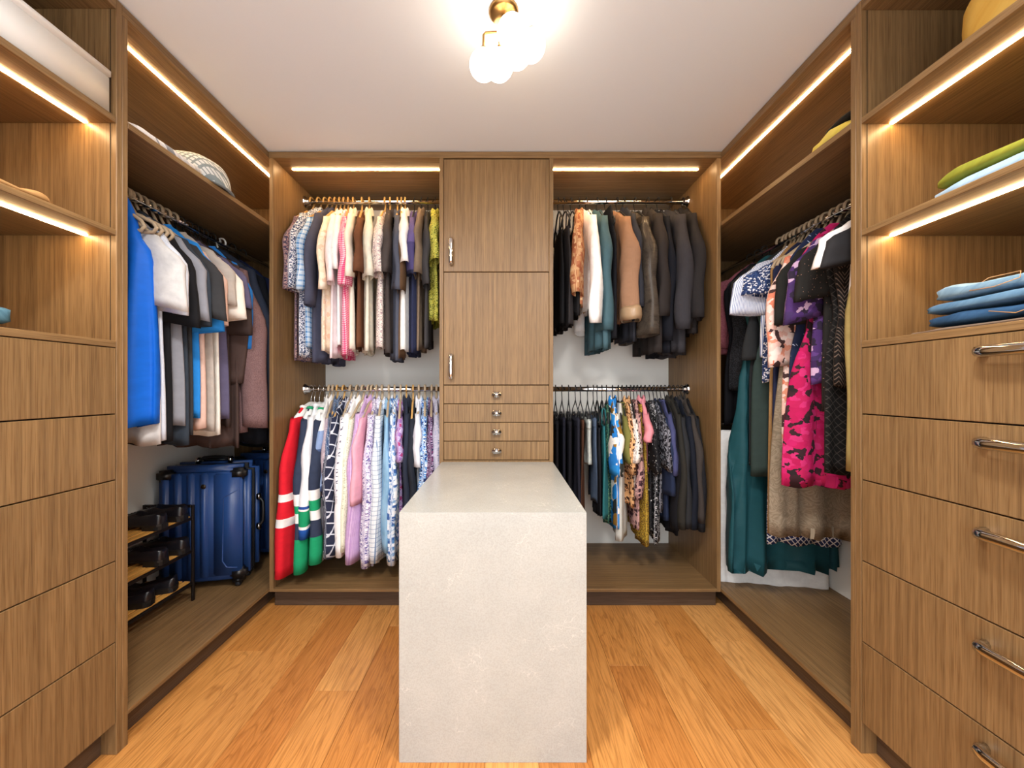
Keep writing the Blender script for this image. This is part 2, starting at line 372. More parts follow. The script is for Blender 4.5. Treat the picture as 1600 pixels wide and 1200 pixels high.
def fab(kind, *c, s=1.0, rough=.85, **k):
    FABN[0] += 1; F = Fab('fabric_'+kind, rough); t = F.t; C = [srgb(x) for x in c]
    if kind == 'plain': col = t.mix(0.0, C[0], C[0])
    elif kind == 'speck':                                   # small random print: cells of several colours
        vo = t.n('ShaderNodeTexVoronoi', {'Vector': F.map(1), 'Scale': 205*s, 'Randomness': .9})
        sx = t.n('ShaderNodeSeparateColor', {0: vo.outputs['Color']}).outputs[0]
        col = t.ramp(sx, [(i/len(C), x) for i, x in enumerate(C)], 'CONSTANT')
    elif kind == 'dots':
        vo = t.n('ShaderNodeTexVoronoi', {'Vector': F.map(1), 'Scale': 60*s, 'Randomness': k.get('rnd', .25)})
        col = t.mix(t.math('LESS_THAN', vo.outputs['Distance'], k.get('r', .27)), C[0], C[1])
    elif kind == 'blotch':                                  # large painted shapes
        n = t.noise(F.map(1), 9*s, 2, .5, k.get('dist', .6))
        lo, hi = .3, .7
        col = t.ramp(n, [(0 if i == 0 else lo+(hi-lo)*i/len(C), x) for i, x in enumerate(C)], 'CONSTANT')
    elif kind == 'petal':                                   # patches of several colours with soft irregular outlines
        wob = t.n('ShaderNodeTexNoise', {'Vector': F.map(1), 'Scale': 30*s, 'Detail': 2.0})
        vv = t.n('ShaderNodeVectorMath', {0: F.map(1), 1: t.n('ShaderNodeVectorMath', {0: wob.outputs['Color'], 3: .045/s}, operation='SCALE').outputs[0]}, operation='ADD').outputs[0]
        vo = t.n('ShaderNodeTexVoronoi', {'Vector': vv, 'Scale': 26*s})
        col = t.ramp(t.n('ShaderNodeSeparateColor', {0: vo.outputs['Color']}).outputs[0], [(i/len(C), x) for i, x in enumerate(C)], 'CONSTANT')
    elif kind == 'leopard':
        vo = t.n('ShaderNodeTexVoronoi', {'Vector': F.map(1), 'Scale': 42*s, 'Randomness': .85})
        d = t.math('ADD', vo.outputs['Distance'], t.math('MULTIPLY', t.math('SUBTRACT', t.noise(F.map(1), 120*s, 1), .5), .35))
        col = t.ramp(d, [(0, C[2]), (.22, C[1]), (.47, C[0])], 'CONSTANT')
    elif kind == 'check':
        p = .012/s
        a, b = F.lines(F.u, p, .5), F.lines(F.v, p, .5)
        m = t.math('MULTIPLY', t.math('ADD', a, b), .5); col = t.ramp(m, [(0, C[0]), (.3, C[1]), (.8, C[2])], 'CONSTANT')
    elif kind == 'pane':                                    # window-pane lines, optionally on the bias
        uvr = F.map(1, R(k.get('rot', 0))); sx = t.n('ShaderNodeSeparateXYZ', {0: uvr}); p = .055/s; w = k.get('w', .1)
        m = t.math('MAXIMUM', F.lines(sx.outputs[0], p*.8, w*1.2), F.lines(sx.outputs[1], p, w)); col = t.mix(m, C[0], C[1])
    elif kind == 'plaid':
        uvr = F.map(1, R(k.get('rot', 0))); sx = t.n('ShaderNodeSeparateXYZ', {0: uvr}); p = .07/s
        m1 = t.math('MULTIPLY', t.math('ADD', F.lines(sx.outputs[0], p, .42), F.lines(sx.outputs[1], p, .42)), .5)
        col = t.ramp(m1, [(0, C[0]), (.3, C[1]), (.8, C[2])], 'CONSTANT')
        if len(C) > 3: col = t.mix(t.math('MAXIMUM', F.lines(sx.outputs[0], p/2, .07), F.lines(sx.outputs[1], p/2, .07)), col, C[3])
    elif kind == 'stripe':
        col = t.mix(F.lines(F.u if k.get('ax', 'u') == 'u' else F.v, .008/s, k.get('w', .35)), C[0], C[1])
    elif kind == 'band':                                    # colour blocks by drop: k['at'] in metres
        col = t.ramp(t.math('DIVIDE', F.v, 1.3), [(a/1.3, x) for a, x in zip((0,)+tuple(k['at']), C)], 'CONSTANT')
    elif kind == 'fade':
        n = t.noise(F.map(1), 7*s, 4, .65, .4); col = t.ramp(n, [(.3+.4*i/(len(C)-1), x) for i, x in enumerate(C)])
    elif kind == 'zig':
        tri = t.math('PINGPONG', F.u, .028); m = F.lines(t.math('ADD', F.v, t.math('MULTIPLY', tri, 1.6)), .017/s, .28)
        m = t.math('MULTIPLY', m, t.math('GREATER_THAN', t.noise(F.map(1), 18, 1), .42)); col = t.mix(m, C[0], C[1])
    elif kind == 'dash':
        vo = t.n('ShaderNodeTexVoronoi', {'Vector': t.n('ShaderNodeMapping', {'Vector': F.map(1, .7), 'Scale': (110*s, 26*s, 1)}).outputs[0], 'Scale': 1})
        col = t.mix(t.math('LESS_THAN', vo.outputs['Distance'], .2), C[0], C[1])
    elif kind == 'ripple':
        n = t.noise(F.map(1), 10*s, 2, .5, 1.6); col = t.ramp(t.math('FRACT', t.math('MULTIPLY', n, 9.0)), [(0, C[0]), (.5, C[1]), (1, C[0])])
    if k.get('metal'): t.put(t.b.inputs['Metallic'], k['metal'])
    return F.end(col)

# ------------------------------------------------------------------ hangers
def arm_path(dn, ws, sd):
    pts = [(0, 0, -dn-.005)]
    right = [(0, .02, -dn-.008), (0, .06, -dn-.022), (0, ws*.6, -dn-sd*.5), (0, ws-.012, -dn-sd*.88), (0, ws, -dn-sd-.008), (0, ws-.012, -dn-sd-.024)]
    left = [(0, -y, z) for _, y, z in reversed(right)]
    return right, left
HOOKR = .025
def hook_path(dn):
    return [(0, 0, -dn-.006), (0, .001, -.055), (0, .012, -.036), (0, .022, -.016), (0, HOOKR, 0)] + [(0, HOOKR*cos(R(a)), HOOKR*sin(R(a))) for a in (30, 60, 90, 120, 150, 180)] + [(0, -HOOKR*.96, -.012)]
HM = {}
def hanger(kind, loc, rz, short, group, dn=.06, ws=.185, sd=.09, tilt=0):
    mat = {'tan': TAN_H, 'beige': BEIGE_H, 'white': WHITE_H, 'black': BLACK_H, 'clip': BLACK_H, 'grey': WHITE_H}[kind]
    col = {'tan': 'tan slim', 'beige': 'beige flat', 'white': 'white plastic', 'black': 'black slim', 'clip': 'black clip', 'grey': 'white tubular'}[kind]
    t = thing('clothes_hanger', f'{col} hanger holding the {short}' if not short.startswith('=') else short[1:], 'hanger', loc, rz, group)
    key = (kind, round(dn, 3), round(ws, 3), round(sd, 3))
    if key not in HM:
        r = {'tan': .0042, 'beige': .0056, 'white': .0019, 'black': .0026, 'clip': .0028, 'grey': .0045}[kind]
        V, F = tube_geo(hook_path(dn), r, 7, flat=1.25 if kind in ('beige', 'tan') else 1, up=(1, 0, 0) if kind in ('beige', 'tan') else None)
        hk = mesh('hook', V, F, CHROME if kind == 'white' else mat, True)
        if kind == 'clip':
            pts = [(0, 0, -dn), (0, .05, -dn-.028), (0, .15, -dn-.062), (0, .168, -dn-.075), (0, .15, -dn-.088), (0, -.15, -dn-.088), (0, -.168, -dn-.075), (0, -.15, -dn-.062), (0, -.05, -dn-.028)]
            V, F = tube_geo(pts, .003, 7, closed=True)
            for s in (-1, 1):
                for dx in (-.008, .008):
                    tube_geo([(dx*.4, s*.1, -dn-.08), (dx, s*.1, -dn-.1), (dx*.5, s*.1, -dn-.125)], .006, 6, V=V, F=F)
        else:
            right, left = arm_path(dn, ws, sd)
            ra = {'tan': .006, 'beige': .007, 'white': .010, 'black': .005, 'grey': .005}[kind]
            if kind == 'white': V, F = tube_geo(left+right, [.006, .015, .02, .018, .014, .012, .012, .014, .018, .02, .015, .006], 10, flat=1.5, up=(0, 0, 1))
            else: V, F = tube_geo(left+right, ra, 8, closed=True)
        HM[key] = (hk, mesh('arms', V, F, mat, True))
    link('hook', HM[key][0], t); a = link('arms', HM[key][1], t)
    return t

# ------------------------------------------------------------------ garments
def smooth(t): t = max(0, min(1, t)); return t*t*(3-2*t)
def body_geo(dn, rows, cols, prof, seed, A=.008, lam=.15, openhem=True, closetop=False):
    """prof(d) -> (half width along y, half thickness along x, centre y); rows = list of drops"""
    rng = random.Random(seed); p1, p2, p3 = (rng.uniform(0, 6.28) for _ in range(3)); l2 = lam*rng.uniform(.55, .75); lean = rng.uniform(-.07, .07)
    L = rows[-1]-rows[0]; V, UV, F = [], [], []
    def ring(d, k=1.0, dz=0.0):
        w, th, cy = prof(d); g = smooth((d-rows[0]-.08)/(L*.75))
        for i in range(cols):
            a = 2*pi*i/cols; c, s_ = cos(a), sin(a)
            y = cy+w*k*math.copysign(abs(c)**.75, c)
            x = th*k*math.copysign(abs(s_)**.7, s_)*(1-.15*abs(c))
            cx = A*(g+.12)*(sin(2*pi*y/lam+p1+d*.9)+.55*sin(2*pi*y/l2+p2-d*1.4))
            xx = th*.35*g*sin(2*pi*y/(lam*.5)+p3)*s_
            V.append((x+xx+cx, y, -d+dz+.006*g*sin(2*pi*y/lam+p2)+lean*g*y)); UV.append((y+(.5 if s_ < 0 else 0), d))
    for d in rows: ring(d)
    n = len(rows)
    if openhem: ring(rows[-1], .9, .004); ring(rows[-1], .86, .05); n += 2
    for j in range(n-1):
        for i in range(cols):
            i2 = (i+1) % cols; F.append((j*cols+i, j*cols+i2, (j+1)*cols+i2, (j+1)*cols+i))
    if closetop: F.append(tuple(reversed(range(cols))))
    F.append(tuple((n-1)*cols+i for i in range(cols)))
    return V, F, UV
def sleeve_geo(side, dn, ws, sd, dend, r0, r1, th, flare, seed, tilt=.0, rows=9, cols=18, cuff=False):
    rng = random.Random(seed); p1 = rng.uniform(0, 6.28); tilt += rng.uniform(-.12, .28); V, F, UV = [], [], []
    ys, ds = ws-.055, dn+sd*.66
    def ring(t, k=1.0, dz=0.0):
        e = smooth(t*2.6)
        cy = ys+(ws+.012-ys)*e+flare*t; d = ds+(dend-ds)*t
        ry = (r0*.7+(r0*.3)*e)*(1-t)+r1*t; rx = th*(.65+.35*smooth(t*3))*(1+.12*sin(t*7+p1))
        for i in range(cols):
            a = 2*pi*i/cols; c, s_ = cos(a), sin(a)
            y = ry*k*math.copysign(abs(c)**.8, c); x = rx*k*math.copysign(abs(s_)**.8, s_)
            x += .45*th*t*sin(y/ry*2.4+p1)+.1*th*sin(t*15+y*60+p1)
            V.append((x+.004*sin(t*9+p1), side*(cy+y), -(d+tilt*y*t)+dz+(0 if t > .15 else .02*(1-t/.15)*(1-abs(c))))); UV.append((y+(.4 if s_ < 0 else .2), d))
    n = rows
    for j in range(rows): ring(j/(rows-1))
    ring(1, .88, .003); ring(1, .8, .045); n += 2
    for j in range(n-1):
        for i in range(cols):
            i2 = (i+1) % cols; q = (j*cols+i, j*cols+i2, (j+1)*cols+i2, (j+1)*cols+i); F.append(q if side > 0 else q[::-1])
    F.append(tuple(range(cols))); F.append(tuple((n-1)*cols+i for i in range(cols)))
    return V, F, UV
def collar_geo(dn, w, th, h, flap, cols=24, open_front=0.0):
    V, F, UV = [], [], []
    prof = [(1.2, h-flap-.004), (1.12, -.004), (1.0, h*.45), (.8, h*.85), (.55, h*1.05), (.5, h*.6)]
    for k, z in prof:
        for i in range(cols):
            a = 2*pi*i/cols; y = w*k*cos(a); x = (th*k)*sin(a); V.append((x, y, -dn+z-.026*abs(cos(a))**1.5)); UV.append((a*.06, -z+dn))
    for j in range(len(prof)-1):
        for i in range(cols):
            i2 = (i+1) % cols; F.append((j*cols+i, j*cols+i2, (j+1)*cols+i2, (j+1)*cols+i))
    return V, F, UV
GSEED = [100]
def garment(kind, name, label, cat, group, loc, rz, mat, L, S=None, dn=.078, ws=.19, sd=.13, T=.018, hemw=None, A=.008, lam=.15, sr=(.075, .078), fl=.02, tilt=0.0, trim=None, sth=None, part=None):
    """L, S: drop of hem and of sleeve end below the rod"""
    GSEED[0] += 1; sd_ = GSEED[0]; dn += .013*sin(sd_*2.7); t = thing(name, label, cat, loc, rz, group)
    hemw = hemw or ws+.005; cols = 44; sth = sth or T+.006
    nr = 18
    if kind in ('tee', 'shirt', 'long', 'jacket', 'tank', 'dress', 'jersey'):
        nk = {'jersey': .11, 'tank': .11, 'dress': .085}.get(kind, .054)
        sh = ws if kind not in ('tank',) else ws*.78
        def prof(d):
            if d < dn+sd:
                q = (d-dn)/sd; return nk+(sh-nk)*q**.8, T*(.6+.4*smooth(q*2.2))*(1.25 if kind == 'jacket' else 1), 0
            q = (d-dn-sd)/(L-dn-sd); e = smooth(q)
            if kind == 'tank': w0 = sh+(ws-sh)*smooth((d-dn-sd)/.12)
            elif kind == 'dress' : w0 = ws-.045*math.exp(-((d-dn-.42)/.12)**2)
            else: w0 = ws-.012*sin(pi*min(1, q*1.2))
            return w0*(1-e)+hemw*e, T*(1.05+.25*e), 0
        rows = [dn+sd*j/5 for j in range(6)] + [dn+sd+(L-dn-sd)*j/nr for j in range(1, nr+1)]
        V, F, UV = body_geo(dn, rows, cols, prof, sd_, A, lam)
        link('body', mesh('body', V, F, mat, True, UV), t)
        if S:
            lng = S-dn-sd > .36
            for s in (-1, 1):
                V, F, UV = sleeve_geo(s, dn, ws, sd, S+(.0 if s < 0 else random.uniform(-.02, .02)), sr[0]*(1 if s < 0 else .85), (sr[1] if not lng else min(sr[1], .062 if kind != 'jersey' else .075))*(1 if s < 0 else .8), sth, fl if s < 0 else min(fl, -.03 if kind != 'jersey' else -.06), sd_+s, tilt if not lng else tilt*.4, rows=14 if lng else 9)
                o = link('sleeve', mesh('sleeve', V, F, part or mat, True, UV), t)
        if kind in ('shirt', 'long', 'jacket'):
            hh, ff = (.034, .055) if kind != 'jacket' else (.034, .07)
            V, F, UV = collar_geo(dn, nk, T*.9+.008, hh, ff); link('collar', mesh('collar', V, F, mat, True, UV), t)
        elif kind in ('tee', 'jersey'):
            V, F = tube_geo([((T*.85+.002)*sin(a), (nk+.004)*cos(a), -dn-.004-.006*abs(sin(a))) for a in [2*pi*i/24 for i in range(24)]], .006 if kind == 'tee' else .011, 7, closed=True)
            link('neckband', mesh('neckband', V, F, trim or mat, True, [(v[1], -v[2]) for v in V]), t)
    elif kind == 'cami':
        top = dn+.14
        def prof(d):
            q = (d-top)/(L-top); return (ws*.72+(hemw-ws*.72)*smooth(q*2.2)), T*(.9+.4*q), 0
        rows = [top+(L-top)*j/nr for j in range(nr+1)]
        V, F, UV = body_geo(top, rows, cols, prof, sd_, A, lam, closetop=True); link('body', mesh('body', V, F, mat, True, UV), t)
        for s in (-1, 1):
            V, F = tube_geo([(T*.8, s*ws*.62, -top-.01), (T*.5, s*ws*.6, -dn-.06), (0, s*ws*.58, -dn-.045), (-T*.5, s*ws*.6, -dn-.06), (-T*.8, s*ws*.62, -top-.01)], .004, 6)
            link('strap', mesh('strap', V, F, mat, True, [(v[1], -v[2]) for v in V]), t)
    elif kind == 'pants':
        top = dn+.11
        def prof(d):
            q = (d-top)/(L-top); return ws*(1-.12*q)*(1 if q > .02 else .97), T*(1.1-.15*q), .01*sin(q*3)
        rows = [top+(L-top)*j/nr for j in range(nr+1)]
        V, F, UV = body_geo(top, rows, cols, prof, sd_, A, lam, closetop=True); link('legs', mesh('legs', V, F, mat, True, UV), t)
        V, F, UV = body_geo(top, [top-.004, top+.012, top+.036, top+.04], cols, lambda d: (ws*1.005, T*1.12, 0), sd_, A*.1, lam, closetop=True)
        link('waistband', mesh('waistband', V, F, mat, True, UV), t)
    elif kind == 'skirt':
        top = dn+.11
        def prof(d):
            q = (d-top)/(L-top); return ws*.72+(hemw-ws*.72)*smooth(q*1.1), T*(1+.3*q), 0
        rows = [top+(L-top)*j/nr for j in range(nr+1)]
        V, F, UV = body_geo(top, rows, cols+16, prof, sd_, A, lam, closetop=True); link('skirt_panel', mesh('skirt_panel', V, F, mat, True, UV), t)
        V, F, UV = body_geo(top, [top-.004, top+.012, top+.03, top+.034], cols, lambda d: (ws*.73, T*1.12, 0), sd_, A*.1, lam, closetop=True)
        link('waistband', mesh('waistband', V, F, mat, True, UV), t)
    return t

def cuff_part(t, loc, rx, ry, h, mat, label):
    """turned-back cuff around the camera-side sleeve end"""
    V, F, UV = [], [], []; cols = 20
    prof = [(.9, 0), (1.08, -.002), (1.2, h*.3), (1.18, h*.75), (1.05, h), (.95, h-.004)]
    for k, z in prof:
        for i in range(cols):
            a = 2*pi*i/cols; V.append((loc[0]+rx*k*sin(a), loc[1]+ry*k*cos(a), loc[2]+z+.004*sin(3*a))); UV.append((a*.05, z))
    for j in range(len(prof)-1):
        for i in range(cols): F.append((j*cols+i, j*cols+(i+1) % cols, (j+1)*cols+(i+1) % cols, (j+1)*cols+i))
    o = link('cuff', mesh('cuff', V, F, mat, True, UV), t); o['label'] = label

CATN = {'shirt': 'shirt', 'tee': 't_shirt', 'jersey': 'sports_jersey', 'jacket': 'jacket', 'coat': 'coat', 'top': 'top', 'dress': 'dress', 'trousers': 'trousers', 'skirt': 'skirt', 'cardigan': 'cardigan', 'blouse': 'blouse', 'jeans': 'jeans', 'camisole': 'camisole', 'jumper': 'jumper', 'gown': 'gown', 'shorts': 'shorts', 'vest': 'vest'}
def guess(short):
    ws_ = short.replace(',', ' ').replace('-', '_').split(); hits = [w for w in ws_ if w in CATN]
    return hits[-1] if hits else ('tee' if 't_shirt' in ws_ else 'shirt')
def drop_y(zrod, ypx, dist): return zrod-(CH+(606-ypx)*dist/600)
FAN = {('U', 0): ((485, -4), (509, -4), (516, 0), (525, 6), (540, 16), (577, 16), (601, 9), (611, 14), (635, 12), (690, 6)),
       ('L', 0): ((486, 1), (491, 11), (507, 15), (522, 12), (540, 8), (558, 2), (578, -2), (587, 5), (597, 11), (620, 13), (690, 10)),
       ('U', 1): ((866, 0), (940, 1), (1012, 1), (1048, -5), (1075, -4)), ('L', 1): ((866, -3), (930, -8), (955, -11), (985, -10), (1020, -8), (1080, -6))}
def fan(rodz, x):
    """how far the clothes at this spot of a rail are turned: they crowd at the rail's ends and fan out in front"""
    pts = FAN['U' if rodz > 2 else 'L', int(x > 787)]
    for (a, va), (b, vb) in zip(pts, pts[1:]):
        if x <= b: return va+(vb-va)*max(0, (x-a)/(b-a))
    return pts[-1][1]
def hang_back(rodz, where, gname, hk, x, short, kind, mat, hem, slv=None, cat=None, tilt_z=None, off=0, hlabel=None, **k):
    cat = cat or guess(short); ws = k.get('ws', .19)
    X = (x-787)*ROD_Y/600; rz = R(random.uniform(-2, 2)+fan(rodz, x)) if tilt_z is None else R(tilt_z)
    L = drop_y(rodz, hem, ROD_Y-ws); S = drop_y(rodz, slv, ROD_Y-ws-.06) if slv else None
    g = garment(kind, CATN[cat], f'{short} {where}', 't-shirt' if cat == 'tee' else cat, gname, (X, ROD_Y, rodz), rz, mat, L, S, **k)
    hanger(hk, (X, ROD_Y, rodz), rz, short, 'hangers '+gname.split(' ', 1)[1], dn=k.get('dn', .078)-.012, ws=min(ws, .19)-.01, sd=k.get('sd', .13)-.012)
    return g
def hang_side(side, hk, Y, short, kind, mat, hem, slv=None, cat=None, dx=0.0, **k):
    cat = cat or guess(short); ws = k.get('ws', .19); where = 'in the left closet' if side < 0 else 'in the right closet'
    k.setdefault('sd', .13); xr, zr = (ROD_XL, ROD_ZL) if side < 0 else (ROD_XR, ROD_ZR)
    rz = R(90 if side < 0 else -90)+R(random.uniform(-3, 3))
    L = drop_y(zr, hem, Y); S = drop_y(zr, slv, Y) if slv else None
    gname = 'clothes on the left closet rail' if side < 0 else 'clothes on the right closet rail'
    g = garment(kind, CATN[cat], f'{short} {where}', 't-shirt' if cat == 'tee' else cat, gname, (xr+dx, Y, zr), rz, mat, L, S, **k)
    hanger(hk, (xr+dx, Y, zr), rz, short, 'hangers '+gname.split(' ', 1)[1], dn=k.get('dn', .078)-.012, ws=min(ws, .19)-.01, sd=k.get('sd', .13)-.012)
    return g

# ---- upper left rail of the back wall: short-sleeved shirts
UL = lambda hk, x, short, kind, mat, hem, slv=None, **k: hang_back(ROD_U, 'on the upper left back rail', 'shirts on the upper left back rail', hk, x, short, kind, mat, hem, slv, **k)
UL('tan', 487.5, 'mauve-brown speckled short-sleeved shirt', 'shirt', fab('speck', '3a3a52', '9b7a7c', '5a4a5c', 'b79a94', s=1.2), 563, 452, T=.016)
UL('tan', 498.5, 'navy and white floral short-sleeved shirt', 'shirt', fab('speck', 'f0f0f4', '2f4166', 'e2e4ee', '46587e', s=1.1), 556, 452, T=.016)
UL('tan', 508.5, 'pale blue plaid short-sleeved shirt', 'shirt', fab('plaid', 'cfe0f2', '8fb6e0', '4f86c4', 'e6eef8', s=2.4), 545, 452, T=.016)
UL('tan', 516.5, 'slate navy long-sleeved shirt', 'long', fab('plain', '474a5e'), 566, 478, T=.017, fl=.05, sr=(.075, .07))
UL('tan', 524, 'peach and cream floral short-sleeved shirt', 'shirt', fab('petal', 'fdf0d8', 'f8e4c8', 'f2d0b4', 'fbeedd', 'f7e6d0', s=1.6), 550, 450, T=.016)
UL('tan', 531, 'pale pink thin short-sleeved shirt', 'shirt', fab('fade', 'fbe6ea', 'fdf2f4'), 556, 440, T=.015)
UL('tan', 537.5, 'white shirt with tiny pale dots', 'shirt', fab('dots', 'fdfdfd', 'd9d5e2', s=.9, r=.12), 540, 418, cat='shirt', T=.016, sr=(.07, .07))
UL('tan', 544, 'bright pink gingham short-sleeved shirt', 'shirt', fab('check', 'fbe3ea', 'ec7ba0', 'd8326a', s=1.15), 555, 444, T=.022, sth=.03, sr=(.08, .085))
UL('tan', 552, 'cream white short-sleeved shirt', 'shirt', fab('plain', 'f9efdf'), 546, 430, T=.017)
UL('tan', 565.5, 'plain chocolate brown short-sleeved shirt', 'shirt', fab('plain', '6c4530'), 543, 425, T=.018)
UL('tan', 577, 'pale beige crinkled button shirt', 'shirt', fab('fade', 'd7d6c8', 'ece6d4', 'c9cfc8'), 548, 432, T=.019)
UL('tan', 601.5, 'white and mauve speckled short-sleeved shirt', 'shirt', fab('speck', 'efe4dc', 'dcc6c0', 'a98f98', 'f5efe6', s=1.2), 540, 428, T=.022)
UL('tan', 609.5, 'dark charcoal brown short-sleeved shirt', 'shirt', fab('plain', '47403f'), 550, 425, T=.02)
UL('tan', 621, 'blue-grey open-necked shirt', 'shirt', fab('plain', '4e5261'), 561, 450, T=.018)
UL('tan', 627, 'brown longer-hemmed shirt between two dark shirts', 'shirt', fab('plain', '5e4632'), 558, 455, cat='shirt', T=.014, ws=.18)
UL('tan', 633, 'clean white short-sleeved shirt', 'shirt', fab('plain', 'fbf9f6'), 546, 412, T=.02)
UL('black', 647.5, 'violet polo shirt with pink-edged sleeves', 'shirt', fab('band', '64588c', '484270', '2a2f4a', at=(.35, .5)), 551, 428, cat='shirt', T=.02, trim=1)
UL('black', 658.5, 'taupe brown short-sleeved shirt', 'shirt', fab('fade', '6e5f53', '85735f'), 545, 430, T=.017)
UL('black', 668.5, 'dark grey shirt beside the lime shirt', 'shirt', fab('plain', '3d3b3d'), 540, 446, cat='shirt', T=.015)
UL('black', 680, 'lime yellow speckled short-sleeved shirt', 'shirt', fab('speck', 'c9c44a', '8f9034', 'e2dc72', '55602e', s=1.4), 500, 408, T=.021)

# ---- lower left rail of the back wall: jerseys and long-sleeved shirts
LL = lambda hk, x, short, kind, mat, hem, slv=None, **k: hang_back(ROD_L, 'on the lower left back rail', 'shirts on the lower left back rail', hk, x, short, kind, mat, hem, slv, **k)
GR, NV, WH = '1d9a68', '333c52', 'f6f4f2'
J = dict(dn=.10, ws=.225, sd=.115, T=.019, sr=(.09, .085), fl=.045, sth=.032)
LL('white', 486, 'red sports jersey with white sleeve bands', 'jersey', fab('band', 'dd2030', WH, 'dd2030', WH, 'dd2030', at=(.565, .605, .70, .745)), 870, 897, trim=plain('white_rib', 'f3f0ee', .8), **J)
LL('white', 491.5, 'navy and green hockey style jersey, leftmost green one', 'jersey', fab('band', NV, WH, GR, WH, NV, GR, at=(.56, .62, .665, .715, .80)), 870, 888, cat='jersey', trim=plain('green_rib', '1d9a68', .8), **J)
LL('white', 499, 'white jersey with green and blue bands', 'jersey', fab('band', 'f1f3f8', '2a4f9c', WH, GR, WH, '2456a8', at=(.62, .635, .65, .73, .745)), 820, 835, cat='jersey', **J)
LL('white', 506.5, 'navy and green hockey style jersey, rightmost green one', 'jersey', fab('band', NV, WH, GR, WH, NV, GR, at=(.545, .60, .66, .71, .80)), 880, 878, cat='jersey', trim=plain('green_rib_band', '1d9a68', .8), **J)
LL('beige', 514.5, 'white and denim blue patchwork shirt', 'long', fab('band', 'f2f1f0', '8aa2cc', '4c628e', '9db2d8', '5b6f98', 'e9eef6', at=(.23, .33, .43, .53, .62)), 877, 765, T=.015)
LL('beige', 520.5, 'mauve-grey fine print shirt', 'long', fab('speck', 'b3a4ae', 'a08f9c', 'c4b6bd', s=1.6), 850, 775, T=.013)
LL('tan', 527, 'navy shirt with white pin dots', 'long', fab('dots', '31507a', 'dfe8f2', s=2.6), 860, 790, cat='shirt', T=.013)
LL('tan', 537, 'navy windowpane checked shirt', 'long', fab('pane', '2b3047', 'd4d8e4', w=.11, rot=24), 865, 868, T=.02, sth=.032, ws=.205, tilt_z=4)
LL('beige', 548, 'white shirt with black bias checks', 'long', fab('pane', 'eceaf0', '50506a', w=.11, rot=30, s=1.7), 850, 840, cat='shirt', T=.016)
LL('beige', 558, 'plain white long-sleeved shirt', 'long', fab('plain', 'fcfafb'), 862, 865, sth=.029, T=.017)
LL('beige', 567, 'cream shirt with tiny green dots', 'long', fab('dots', 'eeeed8', '8f946e', s=2.0, r=.24), 872, 860, cat='shirt', T=.015)
LL('beige', 576, 'lilac fine checked shirt', 'long', fab('check', 'e9d2ea', 'c9a2d6', 'ad84c4', s=3), 874, 876, sth=.029, T=.016)
LL('beige', 581.5, 'pink cotton shirt', 'long', fab('plain', 'ecaec2'), 860, 788, cat='shirt', T=.015, ws=.2)
LL('beige', 588.5, 'white shirt with purple floral print', 'long', fab('speck', 'ece8f4', '6a64a4', 'd9d3ea', '9a86b4', 'f3f0f8', s=.9), 882, 884, cat='shirt', sth=.029, T=.018)
LL('beige', 597, 'white shirt with blue windowpane lines', 'long', fab('pane', 'eef3f8', '7f95b8', s=2.2, w=.1), 878, 878, cat='shirt', sth=.029, T=.017)
LL('beige', 607.5, 'pale blue chambray shirt', 'long', fab('fade', '7ba8cc', '9cc3e0'), 862, 860, T=.014)
LL('beige', 616.5, 'white shirt with blue paisley print', 'long', fab('petal', 'e9f0f8', '5f8fc4', 'f3f6fb', '3f65a6', 'dbe6f3', '86aad4', s=2.6), 882, 880, cat='shirt', sth=.029, T=.017)
LL('beige', 626, 'purple and magenta plaid shirt', 'long', fab('plaid', 'b9a8d8', '9a70b8', 'b0407e', 'e3d8ee', rot=35, s=1.6), 850, 720, T=.015)
LL('tan', 635, 'dark navy cotton shirt left of the black one', 'long', fab('plain', '2a3040'), 850, 840, cat='shirt', T=.016)
LL('tan', 645.5, 'near black denim shirt', 'long', fab('fade', '1d2028', '2b303c'), 840, 790, T=.019)
LL('beige', 654.5, 'white shirt half hidden behind a dark shirt', 'long', fab('plain', 'e6ebf6'), 840, 730, cat='shirt', T=.016)
LL('beige', 664, 'blue and white mosaic print shirt', 'long', fab('speck', 'bcd6f0', '2f62b0', 'e8f2fa', '1f3468', '5f9ad8', s=.75), 850, 800, T=.021)
LL('beige', 674.5, 'dark purple small-print shirt', 'long', fab('speck', '35284e', '6c2f5c', '2a2f4e', 'b9a8c4', s=1.3), 840, 780, T=.019)
LL('beige', 682, 'grey-lilac dotted shirt beside the tower', 'long', fab('dots', 'c9c8dc', '5f6f9c', s=2.2, r=.26), 840, 760, cat='shirt', T=.02)

# ---- upper right rail of the back wall: jackets and coats
UR = lambda hk, x, short, kind, mat, hem, slv=None, **k: hang_back(ROD_U, 'on the upper right back rail', 'clothes on the upper right back rail', hk, x, short, kind, mat, hem, slv, **k)
UR('black', 872, 'black strappy camisole against the tower', 'cami', fab('plain', '121215'), 508, cat='camisole', T=.014, ws=.2)
UR('black', 881, 'charcoal strappy camisole, second from the tower', 'cami', fab('fade', '2a2729', '373334'), 507, cat='camisole', T=.016, ws=.21)
UR('black', 892, 'black strappy camisole, third from the tower', 'cami', fab('plain', '1b191b'), 492, cat='camisole', T=.016, ws=.2)
UR('black', 905, 'rust and cream floral cropped jacket', 'jacket', fab('petal', 'b8845a', 'c89a70', '9a5a3c', 'd0aa80', 'a8684a', s=2), 475, 458, tilt_z=-13, T=.023, sr=(.07, .06))
UR('black', 916, 'white frayed-edge jacket', 'jacket', fab('fade', 'f4f2f0', 'ffffff', s=3), 480, 503, T=.026, sr=(.085, .075), sth=.034)
